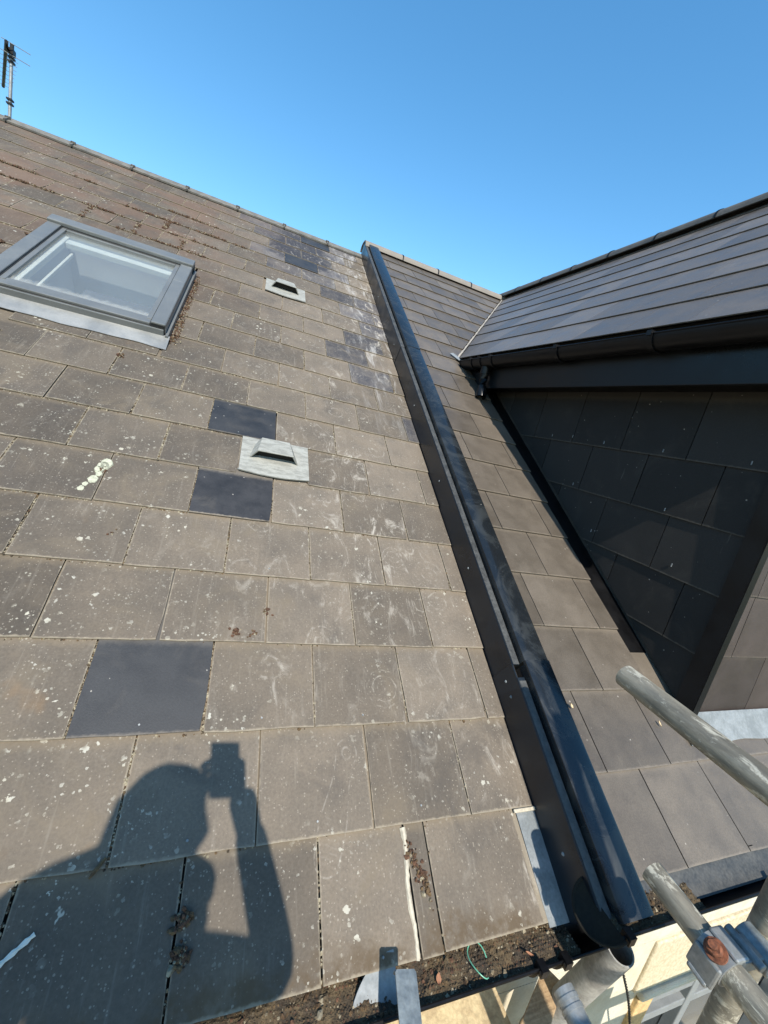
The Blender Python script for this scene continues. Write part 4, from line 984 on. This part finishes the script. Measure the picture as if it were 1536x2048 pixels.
# gutter silt: uneven bed with moss lumps
def silt(name, x0, x1, yc, zc, rad, depth, label, seed, mats, chipn=900):
    r = random.Random(seed); g = MB(); nx, ny = int((x1 - x0) / .008), 12; hw = math.sqrt(rad ** 2 - depth ** 2) - .002
    from mathutils import noise as nz
    vs = []
    for i in range(nx + 1):
        for j in range(ny + 1):
            x = x0 + (x1 - x0) * i / nx; y = -hw + 2 * hw * j / ny; e = 1 - (abs(y) / hw) ** 3
            h = e * (.013 * nz.noise(Vector((x * 14, y * 18, seed))) + .006 * nz.noise(Vector((x * 60, y * 60, seed + 3))))
            vs.append((x, yc + y, zc - depth + h))
    fs = [(i * (ny + 1) + j, (i + 1) * (ny + 1) + j, (i + 1) * (ny + 1) + j + 1, i * (ny + 1) + j + 1) for i in range(nx) for j in range(ny)]
    g.add(vs, fs, 0)
    for k in range(chipn):
        i = r.randrange((nx + 1) * (ny + 1)); p = Vector(vs[i]); s = r.uniform(.0008, .0034) * (1 if r.random() < .93 else 2.2); kk = 5; a0 = r.uniform(0, 6)
        nrm = Vector((r.uniform(-.6, .6), r.uniform(-.6, .6), 1)).normalized(); a = nrm.orthogonal().normalized(); b = nrm.cross(a); st_ = r.uniform(.3, 1.6)
        base = [p + (a * math.cos(a0 + 6.283 * q / kk) * st_ + b * math.sin(a0 + 6.283 * q / kk)) * s - nrm * .001 for q in range(kk)]
        tp_ = [p + (q - p) * .5 + nrm * s * r.uniform(.3, 1.2) for q in base]
        g.add(base + tp_, [(q, (q + 1) % kk, kk + (q + 1) % kk, kk + q) for q in range(kk)] + [tuple(range(kk, 2 * kk))], r.randrange(len(mats)))
    return put(name, g.mesh(name), mats, None, None, 'stuff', label, 'gutter debris')
silt('gutter_silt', .2, 1.27, GY1, GZ1, GR - .004, .014, 'moss, silt and dead leaves filling the gutter under the old slates', 3, [M_SOIL, M_MOSS, M_SOIL, M_MOSSR, M_SOIL, M_MOSS, M_MOSS, M_GRIT], 7000)
silt('gutter_silt', 1.29, 1.62, GY2, GZ2, GR - .004, .022, 'dark crumbs of moss in the end of the black gutter behind its stop end', 4, [M_SOIL, M_MOSS, M_SOIL, M_GRIT, M_SOIL], 700)
# bent sheet of grey lead lying in the gutter
pl = MB(); o_ = on_plane(700, 2046, 1, -.045); x_ = Vector((1, 0, .02)).normalized(); y_ = Vector((0, .80, .60)); F = frame(o_, x_, y_, x_.cross(y_)); n = 16
poly = [(0, 0)] + [(.004 + .105 * (i / n), .012 + .074 * math.sin(math.pi * .5 * (i / n) ** .75)) for i in range(n + 1)] + [(.112, -.012)]
m = len(poly); pl.add([F @ Vector((x, y, 0)) for x, y in poly] + [F @ Vector((x, y, -.003)) for x, y in poly], [tuple(range(m)), tuple(range(2 * m - 1, m - 1, -1))] + [(i, (i + 1) % m, m + (i + 1) % m, m + i) for i in range(m)])
put('lead_offcut', pl.mesh('lead_offcut'), M_LEAD, None, None, None, 'curved grey lead offcut lying in the mossy gutter beside the metal strap', 'lead sheet')
# green wire loop in the gutter
g = MB(); M_GREEN = plain('green_wire', (0.12, 0.36, 0.24, 1), .5, .1)
g.path([Vector((.975 + .022 * math.cos(t), GY1 - .012 + .034 * math.sin(t), GZ1 + .004 + .006 * math.sin(2 * t))) for t in [i * .3 for i in range(18)]], .0013, 6)
put('wire_loop', g.mesh('wire_loop', True), M_GREEN, None, None, None, 'thin green wire loop lying on the moss in the gutter', 'wire')
# peeled pale strip on the shaded slate
g = MB(); u0, v0 = on_roof(-10, 1938); u1, v1 = on_roof(70, 1868); d = (uvn(u1, v1) - uvn(u0, v0)); L = d.length; d.normalize(); s_ = N.cross(d)
vs = []; n = 9
for i in range(n + 1):
    p = uvn(u0, v0, .0012) + d * (L * i / n); w = .0042 + .0012 * math.sin(i * 2.1)
    vs += [p + s_ * w, p - s_ * w, p + N * (.0016 + .0008 * math.sin(i * 1.7))]
for i in range(n):
    a = 3 * i; g.add(vs[a:a + 6], [(0, 3, 5, 2), (2, 5, 4, 1), (0, 1, 4, 3)])
put('peeled_strip', g.mesh('peeled_strip'), M_WHITE, None, None, None, 'narrow pale strip of peeled material lying on the shaded slates at lower left', 'debris')
# twig at the joint of the shaded slates
g = MB(); u0, v0 = on_roof(178, 1758); u1, v1 = on_roof(212, 1716)
g.path([uvn(u0, v0, .004), uvn(u0 * .7 + u1 * .3, v0 * .7 + v1 * .3, .006), uvn(u1 * .6 + u0 * .4, v1 * .6 + v0 * .4, .0055), uvn(u1, v1, .002)], [.002, .0045, .004, .003], 7)
put('twig', g.mesh('twig', True), M_MOSS, None, None, None, 'short brown twig lying on a slate joint in the shadow of the photographer', 'twig')
# fallen leaves
M_LEAF = plain('dead_leaf', (0.30, 0.14, 0.075, 1), .8, .3, 40, c2=(0.22, 0.10, 0.05, 1)); M_LEAFP = plain('pale_leaf', (0.42, 0.33, 0.20, 1), .8, .3, 40)
def leaf(p, nrm, ang, L, wd, mat, label):
    a = nrm.orthogonal().normalized(); b = nrm.cross(a); d = a * math.cos(ang) + b * math.sin(ang); e = nrm.cross(d); g = MB(); vs = []; n = 7
    for i in range(n + 1):
        t = i / n; w = wd * math.sin(math.pi * min(1, t * .95 + .04)) ** .8; c = p + d * (L * (t - .5)) + nrm * (.003 + .006 * t * t)
        vs += [c + e * w + nrm * .003, c, c - e * w + nrm * .0025]
    lo = [v - nrm * .0006 for v in vs]; k = len(vs); fs = []
    for i in range(n):
        for j in (0, 1): q = (3 * i + j, 3 * i + 3 + j, 3 * i + 4 + j, 3 * i + 1 + j); fs += [q, tuple(x + k for x in q[::-1])]
    g.add(vs + lo, fs); put('leaf', g.mesh('leaf', True), mat, None, None, None, label, 'leaf', 'fallen leaves')
Z = Vector((0, 0, 1))
leaf(on_plane(876, 1962, 2, GZ1 - .008), Z, .4, .018, .006, M_LEAF, 'pinkish dead leaf on the gutter moss just right of the metal strap')
leaf(on_plane(1058, 1912, 2, GZ1 - .008), Z, 1.9, .022, .004, M_LEAF, 'orange sliver of dead leaf on the gutter moss left of the grey pipe')
u_, v_ = on_roof(1141, 1413, H2); leaf(uvn(u_, v_, H2), N, 1.2, .017, .005, M_LEAFP, 'small pale leaf on the clean slates right beside the verge cap')
u_, v_ = on_roof(1317, 1448, H2); leaf(uvn(u_, v_, H2), N, 1.0, .022, .004, M_LEAFP, 'small pale leaf on the clean slates below the upper scaffold tube')
# braided cable hanging in front of the cream wall
a = on_plane(1249, 1958, 1, .05); b = on_plane(1262, 2060, 1, .05); g = MB()
for ph in (0, math.pi): g.path([a.lerp(b, t) + Vector((.0028 * math.cos(t * 60 + ph), .0028 * math.sin(t * 60 + ph), 0)) + Vector((.006 * math.sin(t * 4), 0, 0)) for t in [i / 60 for i in range(-50, 90)]], .0028, 5)
put('cable', g.mesh('cable', True), M_BLACK, None, None, None, 'thin dark twisted cable hanging in front of the cream wall', 'cable')

# ================================================================== photographer (throws the shadow) and phone
PC = CAM - FWD * .016 - RIGHT * .022 - UP * .045
PF = frame(PC, RIGHT, UP, -FWD)
M_PHONE = plain('phone_black', (.02, .02, .022, 1), .25, .05, 4, bump=0)
ph = thing('phone', PC, 'slim black phone held up in front of the photographer', 'phone')
g = MB(); g.box(-.037, .037, -.075, .062, -.004, .004, PF); put('phone_body', g.mesh('phone_body', bevel=.003), M_PHONE, ph)
g = MB(); g.box(-.035, .035, -.072, .059, .0042, .0046, PF); put('phone_screen', g.mesh('phone_screen'), M_DGLASS, ph)

per = thing('person', (0.03, -.95, -.405), 'person in dark work clothes standing on the scaffold boards holding up a phone', 'person')
def sh(u, v, n): return uvn(u, v, 0) + SUN * (n / SUN.dot(N))       # the point at height n over the roof whose shadow falls on (u, v)
def skin(name, verts, edges, rad, root=0, sub=2):
    me = bpy.data.meshes.new(name); me.from_pydata([tuple(v) for v in verts], edges, []); o = bpy.data.objects.new(name, me); COL.objects.link(o)
    sk = o.modifiers.new('skin', 'SKIN'); sk.use_smooth_shade = True
    for i, rr_ in enumerate(rad):
        d_ = me.skin_vertices[0].data[i]; d_.radius = rr_ if isinstance(rr_, tuple) else (rr_, rr_); d_.use_root = (i == root)
    ss = o.modifiers.new('sub', 'SUBSURF'); ss.levels = sub; ss.render_levels = sub
    dg = bpy.context.evaluated_depsgraph_get(); dg.update()
    m2 = bpy.data.meshes.new_from_object(o.evaluated_get(dg)); bpy.data.objects.remove(o); m2.name = name
    for p in m2.polygons: p.use_smooth = True
    return m2
head = sh(.237, .312, 1.50)
neck = head + Vector((.034, -.02, -.15)); chest = neck + Vector((.0, -.02, -.22)); pelvis = Vector((.02, -1.0, .50))
rsh = sh(.310, .070, 1.33); lsh = sh(.000, .180, 1.42)
rel = sh(.512, .030, 1.16); rwr = sh(.428, .300, 1.19)
lel = sh(.00, .045, 1.22); lwr = sh(.285, .385, 1.22)
fl, fr = Vector((-.08, -.98, -.385)), Vector((.14, -.95, -.385))
V_ = [pelvis, pelvis.lerp(chest, .5), chest, neck, neck + Vector((0, .01, .05)), rsh, rel, rwr, lsh, lel, lwr,
      pelvis + Vector((.09, 0, -.06)), Vector((.12, -.94, .05)), fr + Vector((0, -.02, .07)), fr + Vector((.02, .15, .02)),
      pelvis + Vector((-.09, 0, -.06)), Vector((-.07, -.95, .05)), fl + Vector((0, -.02, .07)), fl + Vector((-.02, .15, .02)), sh(.110, .205, 1.45)]
E_ = [(0, 1), (1, 2), (2, 3), (3, 4), (2, 5), (5, 6), (6, 7), (2, 19), (19, 8), (8, 9), (9, 10), (0, 11), (11, 12), (12, 13), (13, 14), (0, 15), (15, 16), (16, 17), (17, 18)]
Rd = [(.15, .11), (.145, .105), (.17, .11), (.138, .13), (.115, .11), .080, .050, .038, .085, .058, .040, .09, .065, .048, .04, .09, .065, .048, .04, .092]
body = skin('body', V_, E_, Rd)
M_CLOTH = plain('dark_work_cloth', (.035, .04, .055, 1), .9, .2, 20); M_SKIN = plain('skin', (.50, .32, .23, 1), .55, .06, 20, bump=.05); M_HAIR = plain('dark_hair', (.04, .028, .02, 1), .7, .2, 60)
put('clothed_body', body, M_CLOTH, per)
# head with nose, ears, jaw
bm = bmesh.new(); bmesh.ops.create_uvsphere(bm, u_segments=28, v_segments=20, radius=1)
HL = (CAM - head); HL.z *= .3; HL.normalize(); HF = frame(head, HL.cross(Vector((0, 0, 1))).normalized(), HL, Vector((0, 0, 1)))
for v in bm.verts:
    x, y, z = v.co; w = 1 - .22 * max(0, -z) ** 1.5
    if y > 0: 
        y *= .95; y += .20 * math.exp(-((x / .16) ** 2 + ((z + .10) / .22) ** 2)) - .07 * math.exp(-(((abs(x) - .38) / .18) ** 2 + ((z - .08) / .14) ** 2)) + .05 * math.exp(-((x / .3) ** 2 + ((z + .52) / .1) ** 2))
    if abs(x) > .9 and abs(z) < .3 and y < .25: x *= 1.16
    v.co = Vector((x * .078 * w, y * .098, z * .118))
me = bpy.data.meshes.new('head'); bm.to_mesh(me); bm.free()
for p in me.polygons: p.use_smooth = True
put('head', me, M_SKIN, per, HF)
bm = bmesh.new(); bmesh.ops.create_uvsphere(bm, u_segments=24, v_segments=16, radius=1)
bmesh.ops.delete(bm, geom=[v for v in bm.verts if v.co.z < -.55 or (v.co.y > .45 and v.co.z < .45)], context='VERTS')
for v in bm.verts: v.co = Vector((v.co.x * (.106 + .006 * math.sin(v.co.z * 9 + v.co.y * 7)), v.co.y * .112 - .003, v.co.z * (.130 + .004 * math.sin(v.co.x * 11))))
me = bpy.data.meshes.new('hair'); bm.to_mesh(me); bm.free()
for p in me.polygons: p.use_smooth = True
put('hair', me, M_HAIR, per, HF)
def hand(name, wr, side):
    """palm behind the phone edge, four fingers wrapping its back, thumb on the screen side"""
    g = PF; e = PC + RIGHT * (.040 * side) - UP * .020
    palm = wr.lerp(e, .72) - FWD * .012
    V = [wr + (wr - palm) * .6, wr, wr.lerp(palm, .5), palm]; Ed = [(0, 1), (1, 2), (2, 3)]; rr_ = [.032, .032, .036, .034]
    m0 = skin(name, V, Ed, rr_)
    parts = [m0]
    for i, (off, ln) in enumerate(((.030, .070), (.010, .076), (-.010, .072), (-.030, .058))):
        b = palm + UP * off; k1 = PC + RIGHT * (.047 * side) + UP * (off - .02) + FWD * -.004
        k2 = k1 - RIGHT * (.012 * side) + FWD * .0135; k3 = k2 - RIGHT * (ln * .28 * side) - FWD * .002
        parts.append(skin('finger', [b, b.lerp(k1, .55), k1, k2, k3], [(0, 1), (1, 2), (2, 3), (3, 4)], [.0095, .0092, .0085, .0080, .0072]))
    b = palm - UP * .012 - FWD * .006; k1 = PC + RIGHT * (.044 * side) - UP * .030 - FWD * .016; k2 = PC + RIGHT * (.020 * side) - UP * .012 - FWD * .016
    parts.append(skin('thumb', [b, b.lerp(k1, .6), k1, k2], [(0, 1), (1, 2), (2, 3)], [.012, .0115, .0105, .009]))
    bm = bmesh.new()
    for p in parts: bm.from_mesh(p)
    me = bpy.data.meshes.new(name); bm.to_mesh(me); bm.free()
    for p in me.polygons: p.use_smooth = True
    return put(name, me, M_SKIN, per)
hand('hand', rwr, 1); hand('hand', lwr, -1)

print('slates', sl1.n, sl2.n, sl3.n, sl4.n, sl5.n)
